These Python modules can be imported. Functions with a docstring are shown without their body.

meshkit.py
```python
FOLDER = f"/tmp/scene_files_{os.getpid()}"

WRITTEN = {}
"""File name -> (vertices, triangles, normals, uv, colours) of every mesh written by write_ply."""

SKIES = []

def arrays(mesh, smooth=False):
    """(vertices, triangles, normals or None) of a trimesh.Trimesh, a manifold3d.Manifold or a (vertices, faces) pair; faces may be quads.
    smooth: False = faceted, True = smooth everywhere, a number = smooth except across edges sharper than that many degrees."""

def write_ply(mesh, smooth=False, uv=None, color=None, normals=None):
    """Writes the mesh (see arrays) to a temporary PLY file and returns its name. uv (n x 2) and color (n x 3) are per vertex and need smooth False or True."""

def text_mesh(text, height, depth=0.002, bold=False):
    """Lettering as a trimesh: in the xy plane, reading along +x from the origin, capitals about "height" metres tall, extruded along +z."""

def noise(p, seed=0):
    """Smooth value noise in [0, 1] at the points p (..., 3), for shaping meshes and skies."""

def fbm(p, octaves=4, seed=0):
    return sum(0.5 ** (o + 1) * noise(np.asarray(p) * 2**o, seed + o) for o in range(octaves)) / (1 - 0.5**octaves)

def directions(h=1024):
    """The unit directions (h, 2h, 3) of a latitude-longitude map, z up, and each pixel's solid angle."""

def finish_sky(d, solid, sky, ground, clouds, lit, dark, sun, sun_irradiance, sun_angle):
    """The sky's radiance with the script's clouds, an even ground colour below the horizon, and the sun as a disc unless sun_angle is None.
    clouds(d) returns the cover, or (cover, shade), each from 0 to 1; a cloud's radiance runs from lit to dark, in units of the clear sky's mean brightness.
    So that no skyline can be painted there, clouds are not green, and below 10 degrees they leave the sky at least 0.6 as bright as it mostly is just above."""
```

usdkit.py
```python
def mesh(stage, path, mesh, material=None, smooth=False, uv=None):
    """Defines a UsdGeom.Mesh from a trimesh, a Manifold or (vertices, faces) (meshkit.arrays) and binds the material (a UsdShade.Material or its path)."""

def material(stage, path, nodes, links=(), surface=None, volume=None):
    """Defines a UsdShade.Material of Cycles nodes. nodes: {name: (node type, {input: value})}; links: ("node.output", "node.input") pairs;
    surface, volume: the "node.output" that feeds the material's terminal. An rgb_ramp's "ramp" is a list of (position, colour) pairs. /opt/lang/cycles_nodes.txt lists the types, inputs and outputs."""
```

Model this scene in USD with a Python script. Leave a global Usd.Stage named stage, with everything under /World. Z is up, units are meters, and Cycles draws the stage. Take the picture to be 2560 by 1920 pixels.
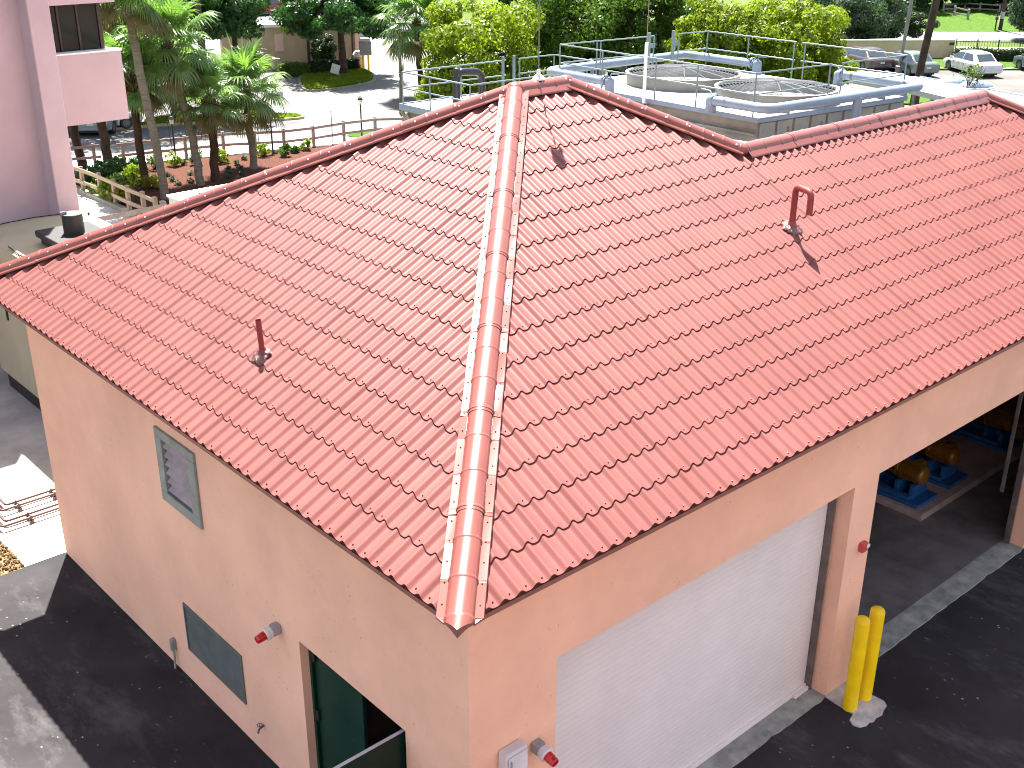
import math, random, numpy as np, trimesh, manifold3d as m3, usdkit, meshkit
from pxr import Usd, UsdGeom, UsdLux, UsdShade, Gf, Sdf
stage = Usd.Stage.CreateInMemory()
UsdGeom.SetStageUpAxis(stage, UsdGeom.Tokens.z)
UsdGeom.SetStageMetersPerUnit(stage, 1.0)
UsdGeom.Xform.Define(stage, '/World')
UsdGeom.Scope.Define(stage, '/World/Looks')
stage.SetDefaultPrim(stage.GetPrimAtPath('/World'))
PI = math.pi
# ---------------------------------------------------------------- camera, sky, sun, exposure
EXPOSURE = 2.46
YAW, PITCH, ROLL = 0.732, 0.415, 0.0054
cam = UsdGeom.Camera.Define(stage, '/World/camera')
cam.CreateHorizontalApertureAttr(36.0); cam.CreateVerticalApertureAttr(27.0)
cam.CreateFocalLengthAttr(40.174); cam.CreateClippingRangeAttr(Gf.Vec2f(0.1, 2000))
cam.CreateExposureAttr(EXPOSURE)
fw = np.array([math.sin(YAW)*math.cos(PITCH), math.cos(YAW)*math.cos(PITCH), -math.sin(PITCH)])
rt = np.array([math.cos(YAW), -math.sin(YAW), 0.0]); up_ = np.cross(rt, fw)
rr = math.cos(ROLL)*rt + math.sin(ROLL)*up_; uu = -math.sin(ROLL)*rt + math.cos(ROLL)*up_
mcam = Gf.Matrix4d(*rr, 0, *uu, 0, *(-fw), 0, -5.0705, -6.1853, 9.7239, 1)
cam.AddTransformOp().Set(mcam)

SUN = np.array([0.272, 0.424, 1.0]); SUN /= np.linalg.norm(SUN)
sun_elev, sun_rot = math.asin(SUN[2]), math.atan2(SUN[0], SUN[1])
SKY_STRENGTH, SUN_INTENSITY = 0.055, 1.25
dome = UsdLux.DomeLight.Define(stage, '/World/sky')
dome.CreateIntensityAttr(1.0)
sky_mat = usdkit.material(stage, '/World/Looks/sky_air', {
    'sky': ('sky_texture', {'sky_type': 'single_scattering', 'sun_disc': False, 'sun_elevation': sun_elev, 'sun_rotation': sun_rot,
                            'air_density': 1.0, 'aerosol_density': 2.2, 'ozone_density': 1.0}),
    'tc': ('texture_coordinate', {}), 'n': ('noise_texture', {'scale': 2.6, 'detail': 5.0, 'roughness': 0.6}),
    'r': ('rgb_ramp', {'ramp': [(0.0, (0, 0, 0)), (0.46, (0, 0, 0)), (0.68, (1, 1, 1)), (1.0, (1, 1, 1))]}),
    'h': ('mix', {'mix_type': 'mix', 'color2': (6.0, 6.0, 6.0)}),
    'bg': ('background_shader', {'strength': SKY_STRENGTH})},
    [('tc.generated', 'n.vector'), ('n.fac', 'r.fac'), ('r.color', 'h.fac'), ('sky.color', 'h.color1'), ('h.color', 'bg.color')], surface='bg.background')
UsdShade.MaterialBindingAPI.Apply(dome.GetPrim()).Bind(sky_mat)
dome.GetPrim().SetCustomDataByKey('kind', 'structure')
sun = UsdLux.DistantLight.Define(stage, '/World/sun')
sun.CreateNormalizeAttr(True); sun.CreateIntensityAttr(SUN_INTENSITY); sun.CreateAngleAttr(0.53); sun.CreateColorAttr(Gf.Vec3f(1.0, 0.955, 0.89))
az = Gf.Rotation(Gf.Vec3d(0, 0, 1), Gf.Vec3d(*map(float, SUN)))
sun.AddTransformOp().Set(Gf.Matrix4d().SetRotate(az))
LOW = -2.4          # the public side of the site lies this far below the service yard

# ---------------------------------------------------------------- helpers
used = {}
def numbered(parent, name):
    k = (parent, name); n = used.get(k, 0); used[k] = n + 1
    return name if n == 0 else '%s_%03d' % (name, n)
def thing(name, label, cat, loc=(0, 0, 0), rz=0.0, group=None, kind=None):
    x = UsdGeom.Xform.Define(stage, '/World/' + numbered('/World', name))
    x.AddTranslateOp().Set(Gf.Vec3d(*map(float, loc)))
    if rz: x.AddRotateZOp().Set(math.degrees(rz))
    p = x.GetPrim(); tag(p, label, cat, group, kind); return p
def tag(p, label=None, cat=None, group=None, kind=None):
    for k, v in (('label', label), ('category', cat), ('group', group), ('kind', kind)):
        if v: p.SetCustomDataByKey(k, v)
    return p
def obj(name, mesh, m, parent=None, smooth=False, label=None, cat=None, group=None, kind=None):
    pp = str(parent.GetPath()) if parent is not None else '/World'
    path = pp + '/' + numbered(pp, name)
    if isinstance(mesh, list): mesh = join(mesh)
    g = usdkit.mesh(stage, path, mesh, m, smooth=smooth)
    p = g.GetPrim()
    if label or cat or group or kind: tag(p, label, cat, group, kind)
    return p
def dup(src, label, loc, rz=0.0, group=None, scale=None):
    was = src.GetCustomData()
    base = src.GetName().split('_0')[0]
    x = UsdGeom.Xform.Define(stage, '/World/' + numbered('/World', base))
    p = x.GetPrim(); p.GetReferences().AddInternalReference(src.GetPath()); p.SetInstanceable(True)
    x.ClearXformOpOrder()
    x.AddTranslateOp(opSuffix='place').Set(Gf.Vec3d(*map(float, loc)))
    if rz: x.AddRotateZOp(opSuffix='turn').Set(math.degrees(rz))
    if scale: x.AddScaleOp(opSuffix='size').Set(Gf.Vec3f(*scale))
    tag(p, label, was['category'], group or was.get('group')); return p
def arr(m):
    v, f, _ = meshkit.arrays(m); return v, f
def join(ms):
    vs, fs, n = [], [], 0
    for m in ms:
        v, f = arr(m) if not isinstance(m, tuple) else (np.asarray(m[0], float), np.asarray(m[1], int))
        if f.shape[1] == 4: f = np.vstack([f[:, [0, 1, 2]], f[:, [0, 2, 3]]])
        vs.append(v); fs.append(f + n); n += len(v)
    return (np.vstack(vs), np.vstack(fs))
def move(m, t=(0, 0, 0), rz=0.0, M=None):
    v, f = arr(m) if not isinstance(m, tuple) else (np.asarray(m[0], float), np.asarray(m[1]))
    if rz:
        c, s = math.cos(rz), math.sin(rz); v = v @ np.array([[c, s, 0], [-s, c, 0], [0, 0, 1]])
    if M is not None: v = v @ np.asarray(M).T
    return (v + np.asarray(t), f)
def box(x0, x1, y0, y1, z0, z1):
    m = trimesh.creation.box(extents=(x1-x0, y1-y0, z1-z0)); m.apply_translation(((x0+x1)/2, (y0+y1)/2, (z0+z1)/2)); return (m.vertices.copy(), m.faces.copy())
def bbox(x0, x1, y0, y1, z0, z1, r=0.01):      # box with chamfered edges
    pts = []
    for sx, a in ((1, x0), (-1, x1)):
        for sy, b in ((1, y0), (-1, y1)):
            for sz, c in ((1, z0), (-1, z1)):
                pts += [(a, b+sy*r, c+sz*r), (a+sx*r, b, c+sz*r), (a+sx*r, b+sy*r, c)]
    h = trimesh.convex.convex_hull(np.array(pts)); return (h.vertices.copy(), h.faces.copy())
def bar(a, b, w, h=None):                       # square bar from a to b
    return tube([a, b], w/2*1.414, 4, cap=True, flat=True)
def tube(pts, r, n=10, cap=True, flat=False):
    p = np.asarray(pts, float); R = np.broadcast_to(r, (len(p),)).astype(float)
    t = np.gradient(p, axis=0); t /= np.linalg.norm(t, axis=1, keepdims=True)+1e-12
    ref = np.array([0, 0, 1.0]) if abs(t[:, 2]).max() < 0.9 else np.array([1.0, 0.02, 0])
    if abs(t[:, 2]).max() >= 0.9 and abs(t @ ref).max() > 0.98: ref = np.array([0.1, 1.0, 0.05])
    a = np.cross(t, ref); a /= np.linalg.norm(a, axis=1, keepdims=True)+1e-12
    for i in range(1, len(a)):
        if a[i] @ a[i-1] < 0: a[i] = -a[i]
    b = np.cross(t, a); ang = np.arange(n)*2*PI/n + (PI/4 if flat else 0)
    v = (p[:, None] + R[:, None, None]*(np.cos(ang)[None, :, None]*a[:, None] + np.sin(ang)[None, :, None]*b[:, None])).reshape(-1, 3)
    f = []
    for i in range(len(p)-1):
        for j in range(n):
            k = (j+1) % n; f += [(i*n+j, i*n+k, (i+1)*n+k), (i*n+j, (i+1)*n+k, (i+1)*n+j)]
    if cap:
        for i, s in ((0, 1), (len(p)-1, -1)):
            c = len(v); v = np.vstack([v, p[i]])
            for j in range(n):
                k = (j+1) % n; f.append((c, i*n+k, i*n+j) if s == 1 else (c, i*n+j, i*n+k))
    return (v, np.array(f))
def arc(p0, p1, p2, r, n=5):                    # rounded corner p0-p1-p2
    p0, p1, p2 = map(lambda q: np.asarray(q, float), (p0, p1, p2))
    a, b = p1+(p0-p1)/np.linalg.norm(p0-p1)*r, p1+(p2-p1)/np.linalg.norm(p2-p1)*r
    return [(1-t)**2*a+2*t*(1-t)*p1+t*t*b for t in np.linspace(0, 1, n)]
def path(pts, r, n=5):
    pts = [np.asarray(p, float) for p in pts]; out = [pts[0]]
    for i in range(1, len(pts)-1): out += arc(pts[i-1], pts[i], pts[i+1], r, n)
    return out+[pts[-1]]
def lathe(prof, n=20, c=(0, 0, 0)):
    v, f = [], []
    for r, z in prof:
        for j in range(n):
            a = 2*PI*j/n; v.append((c[0]+r*math.cos(a), c[1]+r*math.sin(a), c[2]+z))
    for i in range(len(prof)-1):
        for j in range(n):
            k = (j+1) % n; f += [(i*n+j, i*n+k, (i+1)*n+k), (i*n+j, (i+1)*n+k, (i+1)*n+j)]
    return (np.array(v), np.array(f))
def along(m, a, b):                             # puts a mesh built along +z from the origin onto the ray a->b
    d = np.asarray(b, float)-np.asarray(a, float); d /= np.linalg.norm(d)
    ref = np.array([0, 0, 1.0]) if abs(d[2]) < 0.95 else np.array([1.0, 0, 0])
    x = np.cross(ref, d); x /= np.linalg.norm(x); y = np.cross(d, x)
    return move(m, a, M=np.stack([x, y, d], 1))
def prism(poly, z0, z1):
    from shapely.geometry import Polygon
    m = trimesh.creation.extrude_polygon(Polygon(poly), z1-z0); m.apply_translation((0, 0, z0)); return (m.vertices.copy(), m.faces.copy())
def sheet(poly, z, cell=None):                  # a flat sheet
    from shapely.geometry import Polygon
    m = prism(poly, z-0.003, z); return m
def smooth_poly(pts, n=6):
    p = np.asarray(pts, float); out = []; N = len(p)
    for i in range(N):
        a, b, c, d = p[i-1], p[i], p[(i+1) % N], p[(i+2) % N]
        for t in np.arange(n)/n:
            out.append(0.5*((2*b)+(-a+c)*t+(2*a-5*b+4*c-d)*t*t+(-a+3*b-3*c+d)*t**3))
    return np.array(out)
def ribbon(line, w, z0, z1):
    from shapely.geometry import LineString
    return [prism(list(LineString(line).buffer(w/2, cap_style=2, join_style=2).exterior.coords), z0, z1)]

# ---------------------------------------------------------------- materials
def mat(name, col, rough=0.6, spec=0.5, metal=0.0, n=(6.0, 0.08), bump=None, col2=None, rand=0.0, coat=0.0, extra=None, island=False, mscale=None):
    nodes = {'p': ('principled_bsdf', {'roughness': rough, 'specular_ior_level': spec, 'metallic': metal, 'coat_weight': coat, 'base_color': col}),
             'g': ('geometry', {})}
    links = []
    c2 = col2 or tuple(max(0.0, c*(1-n[1]*2.2)) for c in col)
    c1 = col if col2 else tuple(min(1, c*(1+n[1])) for c in col)
    nodes['nz'] = ('noise_texture', {'scale': n[0], 'detail': 5.0, 'roughness': 0.62})
    nodes['r'] = ('rgb_ramp', {'ramp': [(0, c2), (0.34, c2), (0.68, c1), (1, c1)]})
    if mscale:
        nodes['mp'] = ('mapping', {'scale': mscale}); links += [('g.position', 'mp.vector'), ('mp.vector', 'nz.vector')]
    else: links.append(('g.position', 'nz.vector'))
    links.append(('nz.fac', 'r.fac'))
    last = 'r.color'
    if rand:
        nodes['oi'] = ('object_info', {}); nodes['rr'] = ('rgb_ramp', {'ramp': [(0, (1-rand,)*3), (1, (1+rand,)*3)]})
        nodes['mx'] = ('mix', {'mix_type': 'multiply', 'fac': 1.0})
        links += [('g.random_per_island' if island else 'oi.random', 'rr.fac'), (last, 'mx.color1'), ('rr.color', 'mx.color2')]; last = 'mx.color'
    links.append((last, 'p.base_color'))
    if bump:
        nodes['bn'] = ('noise_texture', {'scale': bump[0], 'detail': 4.0, 'roughness': 0.6}); nodes['b'] = ('bump', {'strength': bump[1], 'distance': bump[2] if len(bump) > 2 else 0.01})
        links += [('g.position', 'bn.vector'), ('bn.fac', 'b.height'), ('b.normal', 'p.normal')]
    if extra: extra(nodes, links)
    return usdkit.material(stage, '/World/Looks/' + name, nodes, links, surface='p.BSDF')
def specks(scale, lo, hi, colr, amount=1.0, feature='f1', stretch=(1, 1, 1)):
    """little marks of another colour, sparse, each with an outline of its own"""
    def ex(nodes, links):
        nodes['sm'] = ('mapping', {'scale': stretch}); nodes['sv'] = ('voronoi_texture', {'scale': scale, 'feature': feature})
        nodes['sr'] = ('rgb_ramp', {'ramp': [(0, (amount,)*3), (lo, (amount,)*3), (hi, (0, 0, 0)), (1, (0, 0, 0))]})
        nodes['sn'] = ('noise_texture', {'scale': scale*0.13, 'detail': 3.0}); nodes['sq'] = ('rgb_ramp', {'ramp': [(0, (0, 0, 0)), (0.5, (0, 0, 0)), (0.62, (1, 1, 1)), (1, (1, 1, 1))]})
        nodes['sf'] = ('mix', {'mix_type': 'multiply', 'fac': 1.0}); nodes['smx'] = ('mix', {'mix_type': 'mix', 'color2': colr})
        src = [l for l in links if l[1] == 'p.base_color'][0]; links.remove(src)
        links += [('g.position', 'sm.vector'), ('sm.vector', 'sv.vector'), ('sv.distance', 'sr.fac'), ('g.position', 'sn.vector'), ('sn.fac', 'sq.fac'),
                  ('sr.color', 'sf.color1'), ('sq.color', 'sf.color2'), ('sf.color', 'smx.fac'), (src[0], 'smx.color1'), ('smx.color', 'p.base_color')]
    return ex
def scuffs(scale, col, lo, hi, stretch, more=None, key='u'):
    def ex(nodes, links):
        if more: more(nodes, links)
        nodes[key+'m'] = ('mapping', {'scale': stretch, 'rotation': (0, 0, 0.5)}); nodes[key+'n'] = ('noise_texture', {'scale': scale, 'detail': 8.0, 'roughness': 0.72}); nodes[key+'r'] = ('rgb_ramp', {'ramp': [(0, (0, 0, 0)), (lo, (0, 0, 0)), (hi, (1, 1, 1)), (1, (1, 1, 1))]})
        nodes[key+'x'] = ('mix', {'mix_type': 'mix', 'color2': col})
        src = [l for l in links if l[1] == 'p.base_color'][0]; links.remove(src)
        links.extend([('g.position', key+'m.vector'), (key+'m.vector', key+'n.vector'), (key+'n.fac', key+'r.fac'), (key+'r.color', key+'x.fac'), (src[0], key+'x.color1'), (key+'x.color', 'p.base_color')])
    return ex
def leafmat(name, col, col2, trans=0.35, rough=0.45, spec=0.25):
    return usdkit.material(stage, '/World/Looks/' + name, {
        'g': ('geometry', {}), 'oi': ('object_info', {}), 'n': ('noise_texture', {'scale': 1.3, 'detail': 3.0}), 'a': ('math', {'math_type': 'multiply_add', 'value2': 0.55}),
        'r': ('rgb_ramp', {'ramp': [(0.12, col2), (0.85, col)]}), 'p': ('principled_bsdf', {'roughness': rough, 'specular_ior_level': spec}),
        't': ('translucent_bsdf', {}), 'tm': ('mix', {'mix_type': 'multiply', 'fac': 1.0, 'color2': (1.5, 1.7, 0.7)}), 'm': ('mix_closure', {'fac': trans})},
        [('g.random_per_island', 'a.value1'), ('n.fac', 'sub.value1') if False else ('n.fac', 'a.value3'), ('a.value', 'r.fac'), ('r.color', 'p.base_color'), ('r.color', 'tm.color1'), ('tm.color', 't.color'), ('p.BSDF', 'm.closure1'), ('t.BSDF', 'm.closure2')], surface='m.closure')
def panemat(name, col, tint=0.15):
    return usdkit.material(stage, '/World/Looks/' + name, {'t': ('transparent_bsdf', {'color': col}), 'gl': ('glossy_bsdf', {'color': (0.9, 0.95, 1), 'roughness': 0.03}),
        'f': ('fresnel', {'IOR': 1.6}), 'm': ('mix_closure', {})}, [('f.fac', 'm.fac'), ('t.BSDF', 'm.closure1'), ('gl.BSDF', 'm.closure2')], surface='m.closure')
M = {}
M['tile'] = mat('roof_red', (0.165, 0.056, 0.050), 0.40, 0.2, n=(1.7, 0.05), bump=(140, 0.03, 0.002), rand=0.035)
M['cap'] = mat('cap_red', (0.165, 0.047, 0.035), 0.25, 0.6, n=(2.5, 0.05), coat=0.15)
M['pipe_red'] = mat('pipe_red', (0.19, 0.022, 0.02), 0.38, 0.5, n=(7, 0.1))
M['fascia'] = mat('fascia_red', (0.2, 0.075, 0.055), 0.45, n=(4, 0.08))
M['stucco'] = mat('stucco_peach', (0.82, 0.485, 0.335), 0.9, 0.2, n=(0.55, 0.065), bump=(45, 0.5, 0.012), extra=specks(15, 0.07, 0.15, (0.34, 0.19, 0.12), 0.7, stretch=(1, 1, 0.6)))
M['lilac'] = mat('stucco_pink', (0.42, 0.315, 0.33), 0.9, 0.2, n=(0.7, 0.045), bump=(60, 0.28, 0.01), extra=specks(5, 0.03, 0.07, (0.36, 0.2, 0.2), 0.6))
M['inside'] = mat('block_inside', (0.30, 0.27, 0.25), 0.9, 0.2)
M['asphalt'] = mat('asphalt', (0.043, 0.041, 0.043), 0.95, 0.1, n=(0.7, 0.0), col2=(0.025, 0.023, 0.025), bump=(110, 0.7, 0.012), extra=specks(9, 0.05, 0.12, (0.42, 0.42, 0.40), 0.85, stretch=(1, 0.6, 1)) if False else scuffs(1.1, (0.088, 0.086, 0.088), 0.52, 0.72, (1, 0.4, 1), scuffs(7.0, (0.13, 0.13, 0.13), 0.64, 0.72, (1, 0.5, 1), specks(9, 0.05, 0.12, (0.42, 0.42, 0.40), 0.85, stretch=(1, 0.6, 1)), 'v')))
M['concrete'] = mat('concrete', (0.42, 0.41, 0.385), 0.9, 0.25, n=(0.8, 0.14), bump=(60, 0.3, 0.006))
M['threshold'] = mat('concrete_strip', (0.30, 0.31, 0.285), 0.85, 0.3, n=(3.2, 0.2), bump=(50, 0.4, 0.006))
M['floor'] = mat('floor_slab', (0.15, 0.138, 0.135), 0.6, 0.4, n=(1.6, 0.18), bump=(40, 0.2, 0.004))
M['pavement'] = mat('pavement', (0.155, 0.153, 0.148), 0.9, 0.25, n=(0.35, 0.10), bump=(30, 0.3, 0.01))
M['road'] = mat('road_grey', (0.095, 0.095, 0.098), 0.9, 0.25, n=(0.5, 0.12), bump=(40, 0.5, 0.01))
M['kerb'] = mat('kerb_paint', (0.3, 0.26, 0.12), 0.8, n=(3, 0.2))
M['kerb_grey'] = mat('kerb_grey', (0.22, 0.205, 0.15), 0.85, n=(3, 0.12))
M['grass'] = mat('grass', (0.062, 0.125, 0.012), 0.9, 0.1, n=(2.2, 0.0), col2=(0.036, 0.078, 0.01), bump=(55, 1.0, 0.05))
M['grass_dry'] = mat('grass_dry', (0.085, 0.115, 0.025), 0.9, 0.15, n=(0.5, 0.0), col2=(0.05, 0.085, 0.014), bump=(40, 1.0, 0.05))
M['mulch'] = mat('mulch', (0.125, 0.054, 0.038), 0.95, 0.1, n=(8, 0.0), col2=(0.07, 0.03, 0.022), bump=(45, 1.2, 0.05))
M['gravel'] = mat('gravel', (0.28, 0.185, 0.09), 0.9, 0.2, n=(20, 0.3), rand=0.3, island=True)
M['steel'] = mat('galvanised', (0.12, 0.13, 0.14), 0.42, 0.5, 0.35, n=(4, 0.08))
M['rail'] = mat('rail_steel', (0.13, 0.175, 0.19), 0.45, 0.5, 0.15, n=(4, 0.06))
M['bluepipe'] = mat('pipe_pale_blue', (0.16, 0.205, 0.27), 0.45, 0.5, n=(2, 0.06))
M['deck'] = mat('deck_plate', (0.36, 0.36, 0.35), 0.5, 0.4, 0.1, n=(2.5, 0.08))
M['casing'] = mat('tower_casing', (0.19, 0.165, 0.13), 0.6, 0.4, n=(1.4, 0.14), extra=specks(7, 0.05, 0.12, (0.16, 0.1, 0.07), 0.7))
M['casing_pale'] = mat('casing_panel', (0.2, 0.195, 0.175), 0.55, 0.4, n=(1.4, 0.12), extra=specks(8, 0.05, 0.12, (0.2, 0.15, 0.1), 0.7))
M['rust'] = mat('rusty_slot', (0.17, 0.105, 0.06), 0.8, n=(5, 0.3))
M['blackpipe'] = mat('black_pipe', (0.01, 0.011, 0.014), 0.3, 0.5, n=(4, 0.1))
M['black'] = mat('black_paint', (0.006, 0.006, 0.0065), 0.5, n=(4, 0.1))
M['rubber'] = mat('rubber', (0.014, 0.014, 0.014), 0.75, n=(9, 0.1))
M['enclosure'] = mat('enclosure_tan', (0.4, 0.355, 0.235), 0.5, 0.4, n=(0.8, 0.06))
M['green'] = mat('door_green', (0.0035, 0.021, 0.0125), 0.4, 0.25, n=(2.5, 0.15), extra=specks(6, 0.02, 0.05, (0.35, 0.4, 0.36), 0.6))
M['doorgrey'] = mat('door_edge_grey', (0.42, 0.43, 0.46), 0.5, n=(4, 0.06))
M['frame'] = mat('door_frame', (0.30, 0.26, 0.20), 0.7, n=(4, 0.1))
M['white'] = mat('white_enamel', (0.73, 0.685, 0.655), 0.5, 0.4, n=(1.2, 0.03))
M['whitebox'] = mat('white_box', (0.62, 0.60, 0.60), 0.5, 0.4, n=(3, 0.06))
M['louvre'] = mat('louvre_grey', (0.235, 0.255, 0.23), 0.55, 0.4, n=(4, 0.1))
M['blade'] = mat('blade_grey', (0.4, 0.34, 0.33), 0.55, 0.4, n=(4, 0.1))
M['grille'] = mat('grille_grey', (0.105, 0.118, 0.105), 0.5, 0.4, n=(4, 0.1))
M['redlens'] = mat('red_lens', (0.5, 0.008, 0.012), 0.12, 0.6, n=(9, 0.1), coat=0.5)
M['redbox'] = mat('red_box', (0.50, 0.06, 0.05), 0.35, 0.5, n=(6, 0.1))
M['greybox'] = mat('grey_box', (0.30, 0.29, 0.30), 0.5, 0.4, n=(6, 0.1))
M['yellow'] = mat('bollard_yellow', (0.86, 0.6, 0.003), 0.42, 0.5, n=(3, 0.06), bump=(25, 0.06, 0.004))
M['pad'] = mat('fresh_concrete', (0.50, 0.47, 0.46), 0.9, n=(5, 0.16), bump=(40, 0.6, 0.006))
M['pumpblue'] = mat('pump_blue', (0.015, 0.09, 0.26), 0.4, 0.5, n=(5, 0.1))
M['motor'] = mat('motor_gold', (0.20, 0.095, 0.012), 0.35, 0.6, 0.3, n=(5, 0.1))
M['plinth'] = mat('plinth', (0.33, 0.27, 0.25), 0.9, n=(4, 0.12))
M['chrome'] = mat('bright_metal', (0.6, 0.6, 0.6), 0.22, 0.5, 0.9, n=(5, 0.05))
M['guide'] = mat('door_guide', (0.16, 0.13, 0.12), 0.4, 0.5, 0.4, n=(5, 0.15))
M['timber_pink'] = mat('fence_pink', (0.3, 0.225, 0.205), 0.85, n=(5, 0.1), rand=0.05)
M['timber_peach'] = mat('fence_peach', (0.36, 0.25, 0.17), 0.85, n=(5, 0.08), rand=0.05)
M['timber_grey'] = mat('fence_grey', (0.24, 0.22, 0.19), 0.9, n=(5, 0.15), rand=0.1)
M['wallbeige'] = mat('wall_beige', (0.4, 0.3, 0.21), 0.9, 0.2, n=(1.2, 0.06), bump=(40, 0.3, 0.01))
M['wallpink'] = mat('wall_end_pink', (0.60, 0.40, 0.34), 0.9, 0.2, n=(1.2, 0.06), bump=(40, 0.3, 0.01))
M['coping'] = mat('coping_white', (0.72, 0.71, 0.68), 0.8, n=(2, 0.06))
M['membrane'] = mat('roof_membrane', (0.3, 0.3, 0.3), 0.7, n=(0.8, 0.07))
M['bark'] = mat('bark', (0.06, 0.043, 0.033), 0.95, 0.1, n=(4, 0.2), bump=(18, 1.0, 0.04), mscale=(1, 1, 0.4))
M['bark_dark'] = mat('bark_dark', (0.075, 0.05, 0.04), 0.95, 0.1, n=(4, 0.2), bump=(18, 1.0, 0.04))
M['palmbark'] = mat('palm_bark', (0.15, 0.13, 0.1), 0.95, 0.1, n=(3, 0.16), bump=(14, 0.7, 0.03), mscale=(1, 1, 5))
M['palmbark_red'] = mat('palm_bark_brown', (0.055, 0.033, 0.023), 0.95, 0.1, n=(3, 0.2), bump=(14, 0.9, 0.03), mscale=(1, 1, 5))
M['boot'] = mat('palm_boots', (0.13, 0.085, 0.045), 0.95, 0.1, n=(9, 0.3), rand=0.25, island=True)
M['palmleaf'] = leafmat('palm_leaf', (0.15, 0.235, 0.07), (0.06, 0.13, 0.04), 0.42, 0.24, 0.7)
M['palmdead'] = leafmat('palm_dead', (0.15, 0.12, 0.05), (0.07, 0.065, 0.025), 0.2, 0.6)
M['leaf_lime'] = leafmat('leaf_lime', (0.205, 0.25, 0.014), (0.075, 0.125, 0.008), 0.42)
M['leaf_mid'] = leafmat('leaf_mid', (0.095, 0.16, 0.02), (0.03, 0.068, 0.012), 0.35)
M['leaf_dark'] = leafmat('leaf_dark', (0.042, 0.115, 0.024), (0.013, 0.045, 0.013), 0.25)
M['leaf_grey'] = leafmat('leaf_grey', (0.075, 0.115, 0.068), (0.026, 0.05, 0.036), 0.25)
M['leaf_hedge'] = leafmat('leaf_hedge', (0.024, 0.055, 0.011), (0.007, 0.02, 0.006), 0.2)
M['leaf_yellow'] = leafmat('leaf_yellow', (0.24, 0.2, 0.014), (0.08, 0.12, 0.015), 0.35)
M['wood_dark'] = mat('trunk_dark', (0.06, 0.045, 0.035), 0.95, 0.1, n=(4, 0.2), bump=(16, 1, 0.03))
M['car_white'] = mat('car_white', (0.42, 0.42, 0.415), 0.22, 0.5, n=(2, 0.02), coat=0.6)
M['car_silver'] = mat('car_silver', (0.095, 0.12, 0.108), 0.28, 0.5, 0.3, n=(2, 0.03), coat=0.6)
M['car_grey'] = mat('car_bronze', (0.065, 0.05, 0.052), 0.28, 0.5, 0.3, n=(2, 0.03), coat=0.6)
M['car_red'] = mat('car_red', (0.11, 0.006, 0.008), 0.25, 0.5, n=(2, 0.03), coat=0.6)
M['car_blue'] = mat('car_pale', (0.13, 0.15, 0.155), 0.25, 0.5, 0.2, n=(2, 0.03), coat=0.6)
M['glass_dark'] = mat('car_glass', (0.02, 0.03, 0.035), 0.04, 0.8, n=(2, 0.05), coat=0.3)
M['window_dark'] = mat('window_glass', (0.016, 0.024, 0.02), 0.06, 0.15, n=(2, 0.05))
M['mullion'] = mat('mullion_brown', (0.018, 0.011, 0.009), 0.5, n=(4, 0.1))
M['tail'] = mat('tail_lamp', (0.32, 0.012, 0.012), 0.2, 0.5, n=(5, 0.1))
M['plate'] = mat('plate', (0.45, 0.45, 0.42), 0.5, n=(30, 0.2))
M['lampglass'] = mat('lamp_glass', (0.62, 0.62, 0.58), 0.3, 0.5, n=(5, 0.05))
M['signback'] = mat('sign_metal', (0.33, 0.34, 0.33), 0.5, 0.5, 0.3, n=(6, 0.08))
M['iron'] = mat('black_iron', (0.006, 0.008, 0.0075), 0.5, n=(4, 0.1))
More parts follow.
